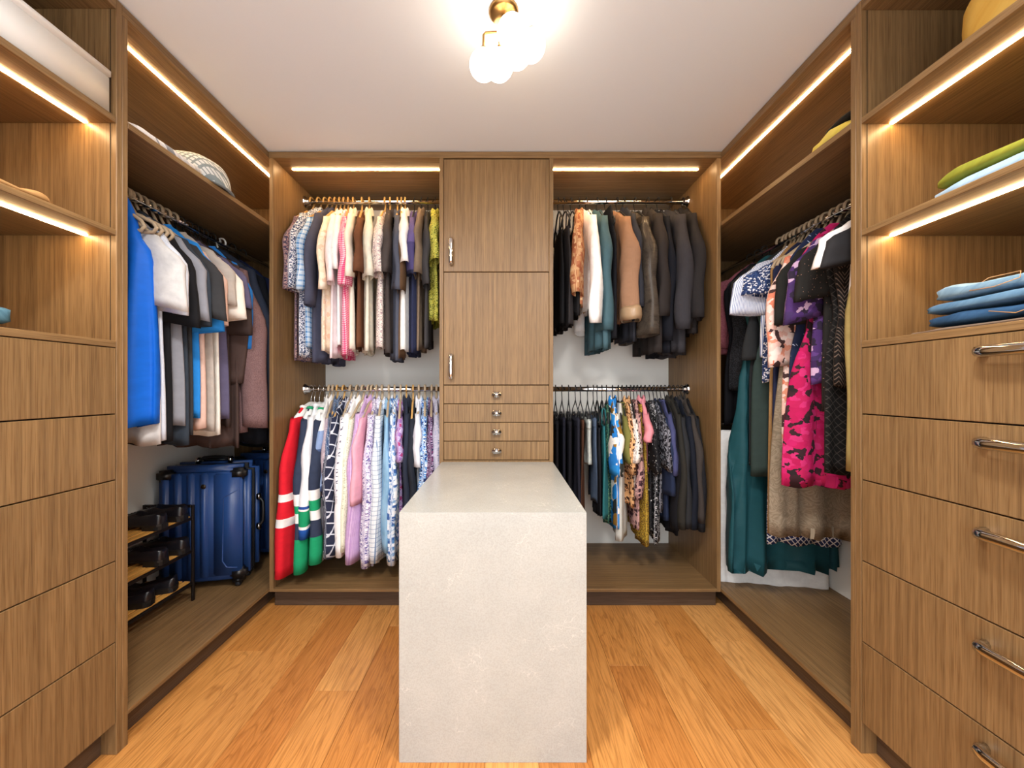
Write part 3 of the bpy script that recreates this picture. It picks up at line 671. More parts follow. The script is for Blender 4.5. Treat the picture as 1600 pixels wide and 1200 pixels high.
UR('black', 933, 'teal waterfall cardigan', 'jacket', fab('plain', '43606a', rough=.7), 545, 515, T=.026, hemw=.22, A=.016, lam=.11, fl=-.02)
UR('black', 946, 'black top hidden behind the teal cardigan', 'tank', fab('plain', '15161c'), 530, cat='top', T=.018, ws=.2)
tj = UR('black', 964, 'tan wool jacket with rolled satin cuffs', 'jacket', fab('plain', '99755c'), 500, 492, cat='jacket', T=.034, sr=(.085, .075), sth=.042, fl=.03)
UR('black', 975, 'navy-grey jacket just right of the tan one', 'jacket', fab('plain', '2e3038'), 530, 480, cat='jacket', T=.018, ws=.18)
UR('black', 992, 'dark brown leather jacket', 'jacket', fab('fade', '39332e', '4e463e', '2c2824', s=2, rough=.24), 520, 524, T=.032, sr=(.08, .07), sth=.04)
UR('black', 1012, 'black-brown wool coat', 'jacket', fab('plain', '302b2a'), 550, 490, cat='coat', T=.03, sr=(.08, .07), fl=.0)
UR('black', 1028, 'navy-black cardigan between two dark coats', 'long', fab('plain', '15171f'), 552, 530, cat='cardigan', T=.024, ws=.18, fl=-.03)
UR('black', 1048, 'charcoal wool coat with deep sleeve cuffs', 'jacket', fab('plain', '36353a'), 552, 512, cat='coat', T=.04, sr=(.1, .09), sth=.046, fl=.035)
UR('black', 1067, 'black blazer at the right end', 'jacket', fab('plain', '2a2728'), 520, 498, cat='jacket', T=.03, sr=(.085, .075), fl=.035)
cuff_part(tj, (0, -.20-.19*0-.032, -drop_y(ROD_U, 500, 2.15)), .047, .066, .075, plain('bronze_satin', 'a58a6c', .3), 'bronze satin turned-back cuff')

# ---- lower right rail of the back wall: trousers, tops
LR = lambda hk, x, short, kind, mat, hem, slv=None, **k: hang_back(ROD_L, 'on the lower right back rail', 'clothes on the lower right back rail', hk, x, short, kind, mat, hem, slv, **k)
for x, s, c in ((868, 'black trousers next to the tower', '15151b'), (878, 'dark navy trousers, second from the tower', '1a1c28'), (888.5, 'black ribbed trousers, third from the tower', '16161d'), (899, 'charcoal navy trousers, fourth from the tower', '23232e')):
    LR('clip', x, s, 'pants', fab('fade', c, c), 850, cat='trousers', ws=.17, T=.017, A=.006)
LR('clip', 907, 'dark rust brown trousers', 'pants', fab('plain', '4a2f22'), 800, ws=.165, T=.013, A=.006)
LR('clip', 918, 'pale grey washed denim shorts', 'pants', fab('fade', '9aa3a2', 'c2c6c0', '8f9aa0', s=2), 728, ws=.165, T=.018, A=.007)
LR('clip', 927, 'slate blue denim jeans', 'pants', fab('fade', '46556c', '586880'), 790, ws=.16, T=.014)
LR('black', 933, 'black long top left of the teal camisole', 'cami', fab('plain', '191a20'), 812, cat='top', T=.014, ws=.2)
LR('black', 940.5, 'teal v-necked camisole', 'cami', fab('plain', '2a6a70'), 808, T=.016, ws=.22)
LR('black', 947.5, 'dark green dress with leafy print', 'dress', fab('speck', '123f40', '1f5a50', '0d2e34', '6a8f6a', s=.8), 822, cat='dress', T=.016)
LR('black', 957, 'blue, white and orange splash print blouse', 'long', fab('petal', 'f7f3ec', '1f86d8', 'f4efe6', '2a7fd0', 'fbf7f0', '96702e', '2f8fdc', '30332f', s=.62), 826, 742, cat='blouse', T=.02, sr=(.09, .07), sth=.034)
LR('black', 966, 'pale grey knitted jumper', 'tank', fab('stripe', 'cfcfc8', 'bdbdb6', ax='v', w=.4, s=2), 848, cat='jumper', T=.022, hemw=.2, ws=.2)
LR('black', 972, 'olive green blouse', 'tee', fab('plain', '74723c'), 728, 720, cat='blouse', T=.015, sr=(.065, .06))
LR('black', 979, 'orange leopard print blouse', 'long', fab('leopard', 'e4b07c', '3a221a', 'b9703c', s=1.25), 790, 738, T=.016, sr=(.08, .075))
LR('black', 985.5, 'white and black leopard print blouse', 'tee', fab('leopard', 'f3e8e0', '2a2226', 'cfae98', s=1.7), 780, 722, T=.018, sr=(.085, .08), fl=.03)
LR('black', 990.5, 'mauve and brown animal print dress', 'dress', fab('leopard', 'c79c98', '3f2a34', '64404c', s=.95), 832, 780, T=.016, fl=-.01)
LR('black', 996, 'mustard gold printed tunic', 'tank', fab('speck', 'b8952f', '8a6a24', 'd0b04a', '5a4a2a', s=1.2), 853, cat='top', T=.018, ws=.2)
LR('black', 1001.5, 'coral pink short-sleeved jacket', 'jacket', fab('plain', 'e2909c'), 735, 692, T=.018, sr=(.07, .066))
LR('black', 1008, 'black blouse with white polka dots', 'tee', fab('dots', '17171b', 'f2f2f2', s=.9, r=.2, rnd=.8), 830, 735, cat='blouse', T=.015)
LR('black', 1015, 'black dress with tiny white print', 'dress', fab('speck', '141418', '1b1b20', 'd8d8dc', '202026', s=.9), 848, cat='dress', T=.017)
LR('black', 1021.5, 'black top with silver grey ruffle', 'tee', fab('blotch', '1a1a1f', '24242b', '8d8e98', '1a1a1f', s=5), 800, 730, cat='top', T=.014)
LR('black', 1027, 'sheer navy long-sleeved blouse', 'long', fab('plain', '222c46'), 815, 774, T=.016, sr=(.085, .08))
LR('black', 1033, 'dusky indigo short-sleeved top', 'tee', fab('plain', '464a72'), 742, 738, T=.014)
LR('black', 1039, 'black long-sleeved top left of the olive one', 'long', fab('plain', '131318'), 838, 832, cat='top', T=.016, fl=-.02)
LR('black', 1045.5, 'olive-black long-sleeved jumper', 'long', fab('plain', '2c2a26'), 828, 826, T=.017)
LR('black', 1052, 'dark charcoal long-sleeved jumper', 'long', fab('plain', '2a2b2e'), 826, 820, T=.017)
LR('black', 1058.5, 'navy-black long-sleeved top', 'long', fab('plain', '171b26'), 826, 826, T=.016)
LR('black', 1065, 'grey-brown jumper, second from the right end', 'long', fab('plain', '3d3734'), 816, 812, cat='jumper', T=.017)
LR('black', 1071, 'black jumper at the far right end', 'long', fab('plain', '1c1d22'), 828, 828, cat='jumper', T=.016)

# ---- left wall closet
LW = lambda hk, Y, short, kind, mat, hem, slv=None, **k: hang_side(-1, hk, Y, short, kind, mat, hem, slv, **k)
LW('beige', 1.475, 'bright blue sleeveless dress', 'tank', fab('plain', '1167d8', rough=.5), 668, cat='dress', T=.034, ws=.2, A=.024, lam=.075, dn=.075, sd=.12)
for i, (y, w) in enumerate(((1.505, 'nearest'), (1.53, 'second'), (1.555, 'third'), (1.58, 'farthest'))):
    hanger('beige', (ROD_XL, y, ROD_ZL), R(90), f'=empty beige hanger, {w} of the four beside the blue dress', 'hangers on the left closet rail', dn=.075, ws=.2, sd=.09)
LW('beige', 1.525, 'pale grey marl t-shirt with broad sleeve', 'tee', fab('fade', 'c4c3c4', 'dad8d6', s=3), 690, 481, cat='tee', T=.017, dn=.10, sr=(.085, .08))
LW('beige', 1.56, 'pale blue-white pinstriped t-shirt', 'tee', fab('stripe', 'dfe3ec', 'b4bfd4', s=2), 688, 490, cat='tee', T=.015, dn=.10)
LW('beige', 1.595, 'black cotton t-shirt behind the pinstriped one', 'tee', fab('plain', '17171a'), 692, 508, cat='tee', T=.016)
LW('beige', 1.625, 'medium grey t-shirt', 'tee', fab('plain', '8d8f98'), 668, 496, cat='tee', T=.015)
LW('beige', 1.655, 'dark denim shirt with long rounded hem', 'shirt', fab('fade', '2b323c', '3a434e'), 694, 510, cat='shirt', T=.013)
LW('beige', 1.69, 'charcoal t-shirt with wide sleeve', 'tee', fab('plain', '38383a'), 680, 494, cat='tee', T=.016, sr=(.095, .1), fl=.035)
LW('beige', 1.73, 'sky blue t-shirt', 'tee', fab('plain', '2a88dc'), 648, 520, T=.016)
LW('beige', 1.77, 'peach pink t-shirt', 'tee', fab('plain', 'e2bfb0'), 672, 512, T=.018)
LW('beige', 1.81, 'grey-beige t-shirt with folded sleeve hem', 'tee', fab('fade', 'aaa49e', 'c6bcb2'), 676, 474, cat='tee', T=.018)
LW('black', 1.85, 'cream white t-shirt', 'tee', fab('plain', 'f1ece2'), 680, 500, T=.02, fl=.04)
LW('black', 1.895, 'slate purple t-shirt', 'tee', fab('plain', '5d5874'), 660, 478, T=.018, fl=.03)
LW('black', 1.935, 'dark brown shirt', 'shirt', fab('plain', '3c302d'), 664, 524, T=.018, fl=.03)
LW('black', 1.965, 'long dark brown coat with rounded hem', 'jacket', fab('plain', '4a3a36'), 697, 600, cat='coat', T=.018, ws=.2, fl=-.06)
LW('black', 1.995, 'bright royal blue t-shirt right of the brown shirt', 'tee', fab('plain', '2d7cd0'), 672, 545, cat='tee', T=.018, fl=.0, ws=.172)
LW('black', 2.05, 'mauve-brown tweed blazer', 'jacket', fab('speck', '7a5f5e', '86696a', '6c5353', s=3), 672, 666, cat='jacket', T=.03, sr=(.085, .075), sth=.038, fl=.03)
LW('grey', 2.12, 'navy blazer on a white hanger', 'jacket', fab('plain', '2b3242'), 668, 655, cat='jacket', T=.026, fl=.03)
LW('black', 2.2, 'black suit jacket behind the navy blazer', 'jacket', fab('plain', '16181f'), 690, 670, cat='jacket', T=.026)
LW('black', 2.29, 'dark blue jacket deepest in', 'jacket', fab('plain', '1b2446'), 690, 660, cat='jacket', T=.026)

# ---- right wall closet
RW = lambda hk, Y, short, kind, mat, hem, slv=None, **k: hang_side(1, hk, Y, short, kind, mat, hem, slv, **k)
RW('beige', 1.335, 'khaki gold cotton jacket nearest the camera', 'long', fab('fade', '8f7d4c', 'a8945e'), 738, 735, cat='jacket', T=.02, fl=.02)
RW('black', 1.385, 'dark charcoal t-shirt at the near end', 'tee', fab('plain', '2c2b2d'), 560, 412, cat='tee', T=.02, fl=.03)
RW('beige', 1.43, 'white short-sleeved tee', 'tee', fab('plain', 'f6f0ee'), 520, 415, T=.02, fl=.04)
RW('beige', 1.47, 'black dress with brown zigzag lines', 'dress', fab('zig', '1a1716', '6a5a50'), 608, cat='dress', T=.02, ws=.2)
RW('beige', 1.51, 'black textured dress with diamond lattice', 'dress', fab('pane', '151414', '3a3633', rot=45, s=2.2, w=.12), 738, cat='dress', T=.018, ws=.21)
RW('beige', 1.55, 'black tee with coppery sparkles', 'tee', fab('dots', '23211f', 'a8806a', s=1.6, r=.12, rnd=1), 640, 468, cat='tee', T=.019, fl=.02)
RW('beige', 1.585, 'purple and white blossom print top', 'tee', fab('petal', '4a2f68', 'c9a8c8', '3a2450', '2e2438', '5f3f80', '43305e', s=1.6), 600, 500, cat='top', T=.016)
RW('beige', 1.625, 'magenta and black floral dress', 'dress', fab('petal', '2b2024', 'b81a58', 'c02064', '3a2228', 'b21a54', 'c83070', 'b82058', s=1.6), 760, cat='dress', T=.02, hemw=.28, ws=.2, A=.016)
RW('beige', 1.66, 'black dress with three-quarter sleeve', 'dress', fab('plain', '232321'), 745, 506, cat='dress', T=.018, fl=.0)
RW('beige', 1.70, 'navy dress with silver dashes', 'dress', fab('dash', '222b48', 'b4c0d8'), 738, cat='dress', T=.018, ws=.2)
RW('beige', 1.745, 'blush and coral leaf print dress', 'dress', fab('petal', 'f0c2b4', 'f7dcd2', 'df8468', 'f3c8bc', '4a3434', 'f6d6cc', 'e89a80', 'f8e2da', s=1.5), 700, 572, cat='dress', T=.02, sr=(.075, .06), fl=.01)
RW('beige', 1.775, 'taupe crinkled long skirt', 'skirt', fab('ripple', '7c6e5c', '968874', s=1.4), 838, T=.022, hemw=.24, ws=.22)
RW('beige', 1.815, 'plain dark navy dress', 'dress', fab('plain', '222640'), 708, T=.019, ws=.2)
RW('beige', 1.845, 'tan suede long dress', 'dress', fab('fade', '8c6a40', 'a8845a'), 834, T=.016, ws=.19)
RW('beige', 1.875, 'navy and white lattice print long skirt', 'skirt', fab('pane', '24366a', 'e9eef6', rot=40, s=2.4, w=.2), 850, T=.014, hemw=.185, ws=.165)
RW('beige', 1.875, 'navy and white floral short-sleeved top', 'tee', fab('speck', '2c3f6c', 'e6e8f0', '3a5080', '22325a', s=.8), 600, 462, cat='top', T=.017, sr=(.08, .075), fl=.02)
RW('beige', 1.91, 'blue and white striped t-shirt', 'tee', fab('stripe', 'eef1f8', '7f92c2', s=1.1, w=.4), 560, 492, cat='tee', T=.02, sr=(.1, .1), fl=.045)
RW('beige', 1.935, 'long dark bottle green dress', 'dress', fab('plain', '2f3d3a'), 746, T=.02, ws=.205)
RW('beige', 1.965, 'black peplum jacket with flared hem', 'tee', fab('plain', '26282a'), 560, 480, cat='jacket', T=.022, hemw=.25, A=.014, ws=.2)
RW('beige', 1.99, 'black narrow dress under the peplum', 'dress', fab('plain', '202124'), 730, cat='dress', T=.015, ws=.2)
RW('beige', 2.03, 'long teal tulle gown', 'dress', fab('plain', '1c4a52', rough=.6), 888, cat='gown', T=.034, ws=.2, hemw=.285, A=.03, lam=.065)
RW('black', 2.15, 'black lace dress behind the teal gown', 'dress', fab('speck', '1d1d20', '2a2a2e', '141416', s=1.4), 610, cat='dress', T=.02, ws=.2)
RW('black', 2.21, 'long black dress deepest but one', 'dress', fab('plain', '131318'), 660, cat='dress', T=.02, ws=.2)
RW('black', 2.28, 'dusty pink lace top deepest in', 'long', fab('speck', '9c5a66', 'a8646e', '8c4c58', s=2), 555, 545, cat='top', T=.024, ws=.2)

# ------------------------------------------------------------------ soft folded things
def heap_geo(sx, sy, sz, e1=.35, e2=.6, nu=40, nv=14, seed=0, amp=.006, pinch=0.0, dome=False, sag=0.0):
    """a folded or heaped cloth: superellipsoid resting on z = 0, with soft creases"""
    rng = random.Random(seed); ph = [rng.uniform(0, 6.28) for _ in range(5)]; V, UV, F = [], [], []
    sp = lambda v, e: math.copysign(abs(v)**e, v)
    for j in range(nv+1):
        b = -pi/2+pi*j/nv
        if dome: b = pi/2*j/nv
        cz, sz_ = sp(cos(b), e2), sp(sin(b), e2)
        for i in range(nu):
            a = 2*pi*i/nu; k = cz*(1-pinch*math.exp(-(sz_/.2)**2))
            x, y = sx/2*sp(cos(a), e1)*k, sy/2*sp(sin(a), e1)*k
            z = sz*sz_ if dome else sz/2*(1+sz_)
            n = sin(x*31+ph[0])*sin(y*23+ph[1])+.6*sin(y*52+x*17+ph[2])
            V.append((x+amp*.6*sin(y*40+ph[3])*(abs(sz_) < .9), y+amp*.6*sin(x*47+ph[4]), max(0, z+amp*n*(sz_ > 0)-sag*(2*y/sy)**2*(sz_ > 0)))); UV.append((x+y*.03, y+z))
    for j in range(nv):
        for i in range(nu): F.append((j*nu+i, j*nu+(i+1) % nu, (j+1)*nu+(i+1) % nu, (j+1)*nu+i))
    F.append(tuple(reversed(range(nu)))); F.append(tuple(nv*nu+i for i in range(nu)))
    return V, F, UV
def heap(name, label, cat, mat, cx, cy, z, sx, sy, sz, rz=0, group=None, **k):
    V, F, UV = heap_geo(sx, sy, sz, **k); o = link(name, mesh(name, V, F, mat, True, UV), None, (cx, cy, z)); o.rotation_euler = (0, 0, R(rz)); return tag(o, label, cat, group)
def seam(o, pts, r, mat, label):
    V, F = tube_geo(pts, r, 6); s = link('stitching', mesh('stitching', V, F, mat, True), o); s['label'] = label
THREAD = plain('tan_thread', 'b58a5c', .8)
ZC, ZB, ZA = 1.3536, 1.7167, 2.0861
g = 'folded jeans on the right counter'
heap('folded_cloth', 'thin taupe folded cloth beneath the stack of jeans on right counter', 'cloth', fab('plain', '7c6a5c'), 1.352, .94, ZC, .30, .47, .013, seed=1, amp=.002)
j1 = heap('folded_jeans', 'dark blue folded jeans, lowest pair of the right counter stack', 'jeans', fab('fade', '24405e', '3a5f86', s=2), 1.352, .925, ZC+.0155, .29, .42, .037, seed=2, group=g, amp=.004, pinch=.03)
j2 = heap('folded_jeans', 'mid blue folded jeans, middle pair of the right counter stack', 'jeans', fab('fade', '466a8a', '6f93b0', s=2), 1.352, .925, ZC+.0535, .29, .425, .032, seed=3, group=g, amp=.004, pinch=.03)
j3 = heap('folded_jeans', 'faded blue folded jeans with stitched pockets, top of the right counter stack', 'jeans', fab('fade', '456682', '86a6bc', '557a98', s=2), 1.355, .915, ZC+.0865, .28, .40, .04, rz=3, seed=4, group=g, amp=.006, pinch=.03)
for y0 in (.04, -.13):
    seam(j3, [(-.1405, y0+.05, .012), (-.1425, y0, .010), (-.1415, y0-.045, .02), (-.125, y0-.035, .0385), (-.115, y0+.03, .0405), (-.1405, y0+.05, .012)], .0012, THREAD, 'tan stitched pocket outline')
seam(j1, [(-.1455, .03, .022), (-.1455, -.02, .008), (-.1455, -.07, .022)], .0012, THREAD, 'tan stitched pocket outline')
g = 'folded clothes on the right middle shelf'
heap('folded_jeans', 'light sky blue folded jeans on the right middle shelf', 'jeans', fab('fade', '86aed2', 'b6d2ea', '94b8d8', s=2), 1.34, .90, ZB, .28, .43, .038, seed=5, group=g, amp=.005, pinch=.02)
heap('folded_trousers', 'olive green folded trousers lying on light blue jeans', 'trousers', fab('fade', '7c8028', 'a0a23c', s=2), 1.335, .89, ZB+.042, .27, .42, .03, seed=6, group=g, amp=.005, pinch=.02)
bag = thing('leather_bag', 'yellow tan leather bag on the right top shelf', 'bag', (1.36, .90, ZA))
YL = fab('fade', 'c8983e', 'dcb45c', s=1.2, rough=.45)
V, F, UV = heap_geo(.26, .36, .17, .5, .5, seed=7, amp=.006); link('body', mesh('body', V, F, YL, True, UV), bag)
tube('strap', bag, [(-.05, .12, .15), (-.06, .11, .22), (-.06, 0, .25), (-.06, -.11, .22), (-.05, -.12, .15)], .009, YL, 8)
heap('folded_jeans', 'teal blue folded jeans with rounded end on the left counter', 'jeans', fab('fade', '3f6a80', '5f8ca2', '355a6e', s=2), -1.43, .84, ZC+.004, .28, .41, .066, seed=8, amp=.005, pinch=.02)
heap('folded_belt', 'flat dark brown leather strip under the teal jeans', 'belt', plain('brown_leather', '4a3524', .5), -1.42, .86, ZC, .3, .44, .004, seed=9, amp=.0005)
heap('folded_cloth', 'tan folded cloth with a soft bump on the left middle shelf', 'cloth', fab('plain', 'b98f5c'), -1.42, .90, ZB, .28, .46, .026, seed=10, amp=.008)
bx_ = thing('storage_box', 'white storage box on the left top shelf', 'box', (-1.44, .99, ZA))
board('box_body', bx_, -1.60, -1.275, .74, 1.245, ZA, ZA+.118, plain('white_card', 'eeeeec', .6), .004, 2)
lid = board('lid', bx_, -1.603, -1.272, .737, 1.248, ZA+.119, ZA+.142, plain('white_card_lid', 'f3f3f2', .6), .004, 2)
heap('folded_blanket', 'low white and grey folded blanket along the left closet shelf', 'blanket', fab('blotch', 'eeeef0', 'd8dade', 'f2f2f4', '9ba0a8', s=1.6), -1.40, 1.485, 2.0962, .24, .36, .036, seed=11, amp=.006)
hat = thing('sun_hat', 'domed grey and white striped cloth hat on the left closet shelf', 'hat', (-1.39, 1.73, 2.0962))
HM_ = fab('pane', 'dfe3e4', '8d999d', s=2.2, w=.3, rot=15)
V, F, UV = heap_geo(.26, .27, .135, .9, .7, seed=12, amp=.003, dome=True); link('crown', mesh('crown', V, F, HM_, True, UV), hat)
lathe('brim', hat, [(.11, .006), (.14, .004), (.148, .001), (.14, 0), (.11, 0)], HM_, 36)
heap('folded_cloth', 'bright yellow folded cloth on the right closet shelf', 'cloth', fab('fade', 'd9c24e', 'e8d672', s=2), 1.30, 1.40, 2.0962, .22, .22, .045, seed=13, amp=.008)
heap('folded_cloth', 'black folded cloth lying on the yellow one on closet shelf', 'cloth', fab('plain', '1c1a1a'), 1.31, 1.385, 2.146, .2, .17, .03, seed=14, amp=.004)

# ------------------------------------------------------------------ suitcases
BLUE = None
def shell_mat():
    t = NT('blue_hardshell'); co = t.n('ShaderNodeTexCoord').outputs['Object']; t.bump(t.noise(co, 500, 1), .25, .0006)
    return t.done(srgb('21427a'), .38, **{'Specular IOR Level': .5})
BLUE = shell_mat()
ZIP = plain('black_zip_tape', '15161a', .7)
def rounded(name, parent, x0, x1, y0, y1, z0, z1, mat, bev, seg=4):
    o = board(name, None, x0, x1, y0, y1, z0, z1, mat, bev, seg); o.parent = parent; return o
def suitcase(label, loc, rz, w=.43, h=.625, d=.205):
    t = thing('suitcase', label, 'suitcase', loc, rz, 'blue suitcases in the left closet'); z0 = .042
    f = rounded('front_shell', t, -w/2, w/2, 0, d*.47, z0, z0+h, BLUE, .036)
    rounded('zip_band', t, -w/2+.006, w/2-.006, d*.40, d*.60, z0+.006, z0+h-.006, ZIP, .03)
    rounded('back_shell', t, -w/2, w/2, d*.53, d, z0, z0+h, BLUE, .036)
    for k, (a, b) in enumerate(((-.185, -.150), (-.128, -.093), (-.068, -.033), (-.008, .030))):
        rounded('rib', f, a-f.location.x, b-f.location.x, -.012-f.location.y, .03-f.location.y, z0+.035-f.location.z, z0+h-.035-f.location.z, BLUE, .007, 2)
    p = rounded('raised_panel', f, .055-f.location.x, .19-f.location.x, -.011-f.location.y, .03-f.location.y, z0+.04-f.location.z, z0+h-.04-f.location.z, BLUE, .009, 3)
    tube('moulded_line', f, [(q[0]-f.location.x, -.0105-f.location.y, q[1]-f.location.z) for q in ((.17, z0+h-.13), (.105, z0+h-.17), (.10, z0+.12), (.12, z0+.085), (.17, z0+.08))], .004, BLUE, 6)
    for sx in (-1, 1):
        for zz, sz in ((z0+h-.045, 1), (z0+.045, -1)):
            c = rounded('corner_guard', t, sx*(w/2-.045)-.038, sx*(w/2-.045)+.038, -.014, .04, zz-.03, zz+.03, BLACKP, .014, 3); c['label'] = 'black plastic corner guard'
            for yy in ((.045, d-.045) if sz < 0 else ()):
                q = (sx*(w/2-.06), yy)
                wh = rounded('wheel_housing', t, q[0]-.026, q[0]+.026, yy-.026, yy+.026, .022, z0+.012, BLACKP, .008, 2)
                lathe('wheel', wh, [(.006, -.012), (.017, -.012), (.021, -.008), (.021, .008), (.017, .012), (.006, .012)], plain('wheel_rubber', '20242c', .5) if 'wheel_rubber' not in bpy.data.materials else bpy.data.materials['wheel_rubber'], 16, (0, 0, .0212-wh.location.z), 'x')
    e = lathe('badge', f, [(0, -.003), (.011, -.003), (.013, 0), (0, 0)], plain('badge_metal', '3c3328', .35, .8), 20, (.012-f.location.x, -.0125-f.location.y, z0+h-.105-f.location.z), 'y'); e['label'] = 'small round dark metal badge'
    m = z0+h
    def grip(name, pts):
        o = tube(name, t, pts, .009, BLACKP, 10); o['label'] = 'black carrying handle'
        for q in (pts[1], pts[-2]):
            r = rounded('chrome_mount', o, q[0]-.012, q[0]+.012, q[1]-.012, q[1]+.012, q[2]-.018, q[2]+.018, CHROME, .004, 2)
    yb = d*.62
    grip('side_handle', [(w/2-.002, yb, m-.20), (w/2+.010, yb, m-.205), (w/2+.03, yb, m-.235), (w/2+.032, yb, m-.29), (w/2+.03, yb, m-.345), (w/2+.010, yb, m-.375), (w/2-.002, yb, m-.38)])
    grip('top_handle', [(-.085, yb, m-.002), (-.08, yb, m+.010), (-.05, yb, m+.026), (0, yb, m+.028), (.05, yb, m+.026), (.08, yb, m+.010), (.085, yb, m-.002)])
    rounded('pull_handle', t, -.075, .075, d-.045, d-.012, m-.01, m+.022, BLACKP, .008, 2)
    return t
a = R(12)
suitcase('blue ribbed hard-shell suitcase standing beside the shoe rack', (-1.385-.215*cos(a), 2.075-.215*sin(a), H_FLOOR+.0002), a)
suitcase('second blue hard-shell suitcase half hidden behind the first one', (-1.492, 2.40, H_FLOOR+.0002), 0)
db = thing('duffel_bag', 'soft black bag lying on top of the rear suitcase', 'bag', (-1.49, 2.48, H_FLOOR+.705))
V, F, UV = heap_geo(.42, .22, .10, .6, .7, seed=20, amp=.006); link('body', mesh('body', V, F, fab('plain', '121316'), True, UV), db)
tube('strap', db, [(-.1, -.06, .085), (-.08, -.07, .12), (0, -.075, .135), (.08, -.07, .12), (.1, -.06, .085)], .008, BLACKP, 8)

# ------------------------------------------------------------------ shoe rack and shoes
RX0, RX1, RY0, RY1 = -1.835, -1.577, 1.325, 1.963
rk = thing('shoe_rack', 'three-tier shoe rack of bamboo slats on a dark metal frame', 'rack', ((RX0+RX1)/2, (RY0+RY1)/2, H_FLOOR+.0002))
zf = H_FLOOR+.0002
for xx in (RX0, RX1-.012):
    for yy in (RY0, RY1-.014): board('post', rk, xx, xx+.012, yy, yy+.014, zf, .604, STEEL, .002)
for yy in (RY0, RY1-.014): board('top_bar', rk, RX0+.012, RX1-.012, yy, yy+.014, .592, .604, STEEL, .002)
RZ = (.213, .378, .545)
for z in RZ:
    fr = board('front_rail', rk, RX1-.012, RX1-.002, RY0+.014, RY1-.014, z-.014, z-.001, STEEL, .001); board('back_rail', rk, RX0+.002, RX0+.012, RY0+.014, RY1-.014, z-.014, z-.001, STEEL, .001)
    for yy in (RY0+.002, RY1-.012): board('end_rail', rk, RX0+.012, RX1-.012, yy, yy+.010, z-.016, z-.0075, STEEL, .001)
    for k in range(6):
        x0 = RX0+.014+k*.0385; board('slat', rk, x0, x0+.0285, RY0+.003, RY1-.003, z-.007, z, BAMBOO, .0015)['label'] = 'bamboo slat'
def shoe(label, loc, rz, mat, lining, h=.075, name='leather_shoe', low=False, group=None):
    t = thing(name, label, 'shoe', loc, rz, group); Lr = .275
    xs = [0, .006, .02, .05, .09, .125, .16, .2, .235, .258, .27, Lr]
    wd = [.012, .024, .031, .033, .034, .037, .043, .046, .042, .032, .02, .006]
    ht = [.055, .07, h, h*.93, h*.86, h*.98 if not low else h*.72, h*.82 if not low else h*.62, .052, .044, .036, .03, .02]
    V, F = [], []; n = 15; b = .026
    for i, x in enumerate(xs):
        op = .012 <= x <= (.115 if not low else .15); w = wd[i]; H = ht[i]-b
        for k in range(n):
            q = -1+2*k/(n-1); aq = abs(q); sg = math.copysign(1, q)
            if aq > .42:
                u = (aq-.42)/.58; y = w*(.62+.38*sin(u*pi/2)**.7) ; z = H*(1-u**1.6)
            elif op: y = w*.56*aq/.42; z = H*.98 if aq > .3 else .004
            else: y = w*.62*aq/.42; z = H*(1+.05*cos(aq*3))
            V.append((x, sg*y, b+z))
    for i in range(len(xs)-1):
        for k in range(n-1): F.append((i*n+k, (i+1)*n+k, (i+1)*n+k+1, i*n+k+1))
    F.append(tuple(range(n))); F.append(tuple((len(xs)-1)*n+k for k in reversed(range(n))))
    link('upper', mesh('upper', V, F, mat, True), t)
    def outline(x0, x1, off, z0, z1, name):
        P = []; m = 24
        def wv(x):
            for p, q, a_, b_ in zip(xs, xs[1:], wd, wd[1:]):
                if x <= q: return a_+(b_-a_)*(x-p)/(q-p)
            return wd[-1]
        top = [(x0+(x1-x0)*i/m, wv(x0+(x1-x0)*i/m)+off) for i in range(m+1)]
        P = top+[(x, -y) for x, y in reversed(top)]; V = [(x+(off if x > .1 else -off*.6), y, z0) for x, y in P]+[(x+(off if x > .1 else -off*.6), y, z1) for x, y in P]; N = len(P)
        F = [(i, (i+1) % N, N+(i+1) % N, N+i) for i in range(N)]+[tuple(reversed(range(N))), tuple(range(N, 2*N))]
        bm = bmesh.new(); me = mesh(name, V, F, SOLE); bm.from_mesh(me); bpy.data.meshes.remove(me); return link(name, finish(bm, name, SOLE), t)
    outline(0, Lr, .0035, .018, .0275, 'sole'); outline(.0, .075, .002, 0, .018, 'heel'); outline(.15, .25, .0, .006, .018, 'forefoot')
    V = [(.022+.088*(.5+.5*cos(a_)) if not low else .022+.125*(.5+.5*cos(a_)), .022*sin(a_), .0315) for a_ in [2*pi*i/20 for i in range(20)]]
    link('insole', mesh('insole', V, [tuple(range(20))], lining), t)
    if not low:
        V, F = [], []
        for k in range(4):
            x = .125+.016*k; zz = b+(h*(.98-.14*k/2.2)-b)*1.06
            tube_geo([(x, -.018, zz-.004), (x+.003, 0, zz+.003), (x, .018, zz-.004)], .0022, 6, V=V, F=F)
        link('laces', mesh('laces', V, F, BLACKP, True), t)
    return t
TANL, DARKL = plain('tan_leather_lining', 'a08a6c', .5), plain('dark_lining', '1d1a19', .7)
g = 'shoes on the rack'
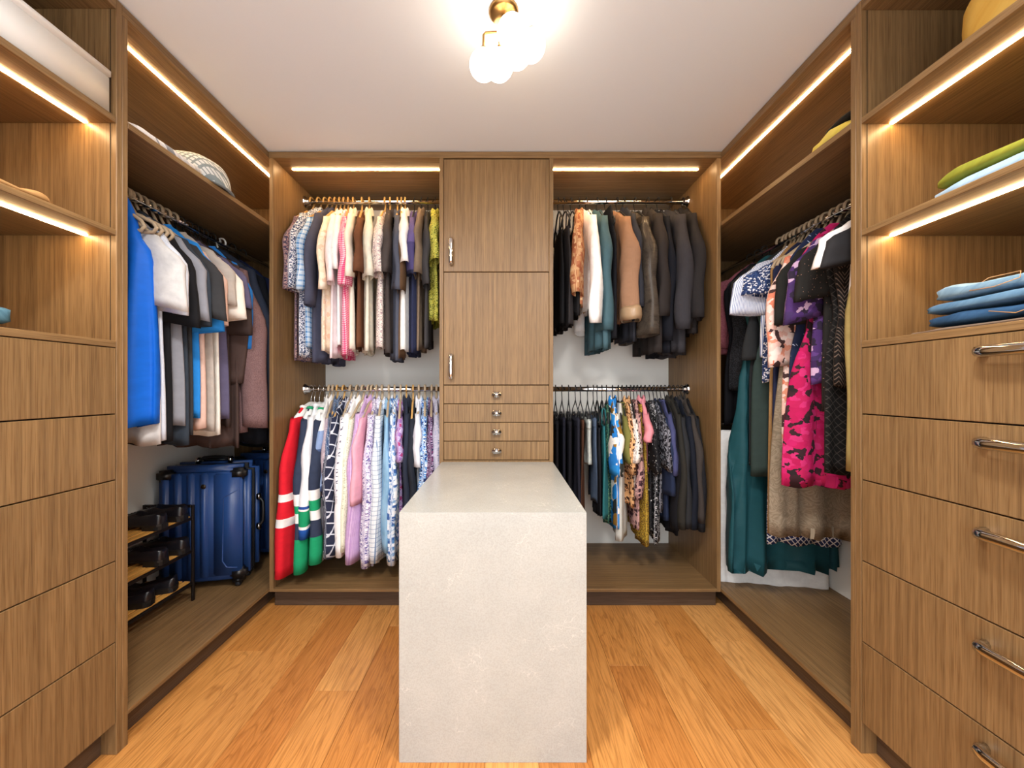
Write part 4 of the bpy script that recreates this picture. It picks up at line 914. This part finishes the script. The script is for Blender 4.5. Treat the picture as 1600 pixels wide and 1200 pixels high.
for z, ys, txt in ((RZ[2], ((1.905, 4, 'far shoe on the top tier of the rack'), (1.785, -3, 'near shoe on the top tier of the rack')), 'black leather lace-up'), (RZ[1], ((1.915, 2, 'far shoe on the middle tier of the rack'), (1.79, -2, 'near shoe on the middle tier of the rack')), 'black leather lace-up')):
    for y, d, w in ys: shoe(f'{txt} {w}', (-1.578, y, z+.0003), R(180+d), BLEATHER, DARKL, group=g)
shoe('black slip-on shoe with tan insole, far one on the bottom tier', (-1.60, 1.88, RZ[0]+.0003), R(180+18), BLEATHER, TANL, .062, 'slip_on_shoe', True, g)
shoe('black slip-on shoe with tan insole, near one on the bottom tier', (-1.60, 1.75, RZ[0]+.0003), R(180+10), BLEATHER, TANL, .062, 'slip_on_shoe', True, g)

# ------------------------------------------------------------------ white covered box in the right closet
def draped(name, label, cat, x0, x1, yl, yr, yb, z0, z1, mat):
    V, F, UV = [], [], []; per = []; n = 26
    corners = [(x0, yl), (x1, yr), (x1, yb), (x0, yb)]
    for (ax, ay), (bx, by) in zip(corners, corners[1:]+corners[:1]):
        for i in range(n): per.append((ax+(bx-ax)*i/n, ay+(by-ay)*i/n))
    cx, cy = (x0+x1)/2, (yl+yr+2*yb)/4; N = len(per); rows = 14
    for j in range(rows+1):
        t = j/rows
        for i, (x, y) in enumerate(per):
            k = 1-.03*(1-t)**2; r = .006*t*sin(i*.55)+.004*t*sin(i*1.3+2)
            dx, dy = x-cx, y-cy; l = math.hypot(dx, dy)
            V.append((min(max(cx+dx*k+dx/l*r, x0-.004), WRX-.004), cy+dy*k+dy/l*r, z1-(z1-z0)*t)); UV.append((i*.02, t))
    for j in range(rows):
        for i in range(N): F.append((j*N+i, j*N+(i+1) % N, (j+1)*N+(i+1) % N, (j+1)*N+i))
    m = len(V)
    for i in range(N): x, y, z = V[i]; V.append((cx+(x-cx)*.93, cy+(y-cy)*.93, z1+.012)); UV.append((i*.02, 0))
    for i in range(N): F.append((i, m+i, m+(i+1) % N, (i+1) % N))
    F.append(tuple(m+i for i in range(N))); o = link(name, mesh(name, V, F, mat, True, UV)); return tag(o, label, cat)
draped('covered_box', 'tall box under a white cloth behind the teal gown', 'box', 1.205, 1.742, 2.15, 2.06, 2.62, H_FLOOR+.001, .95, fab('plain', 'f1f0ee'))
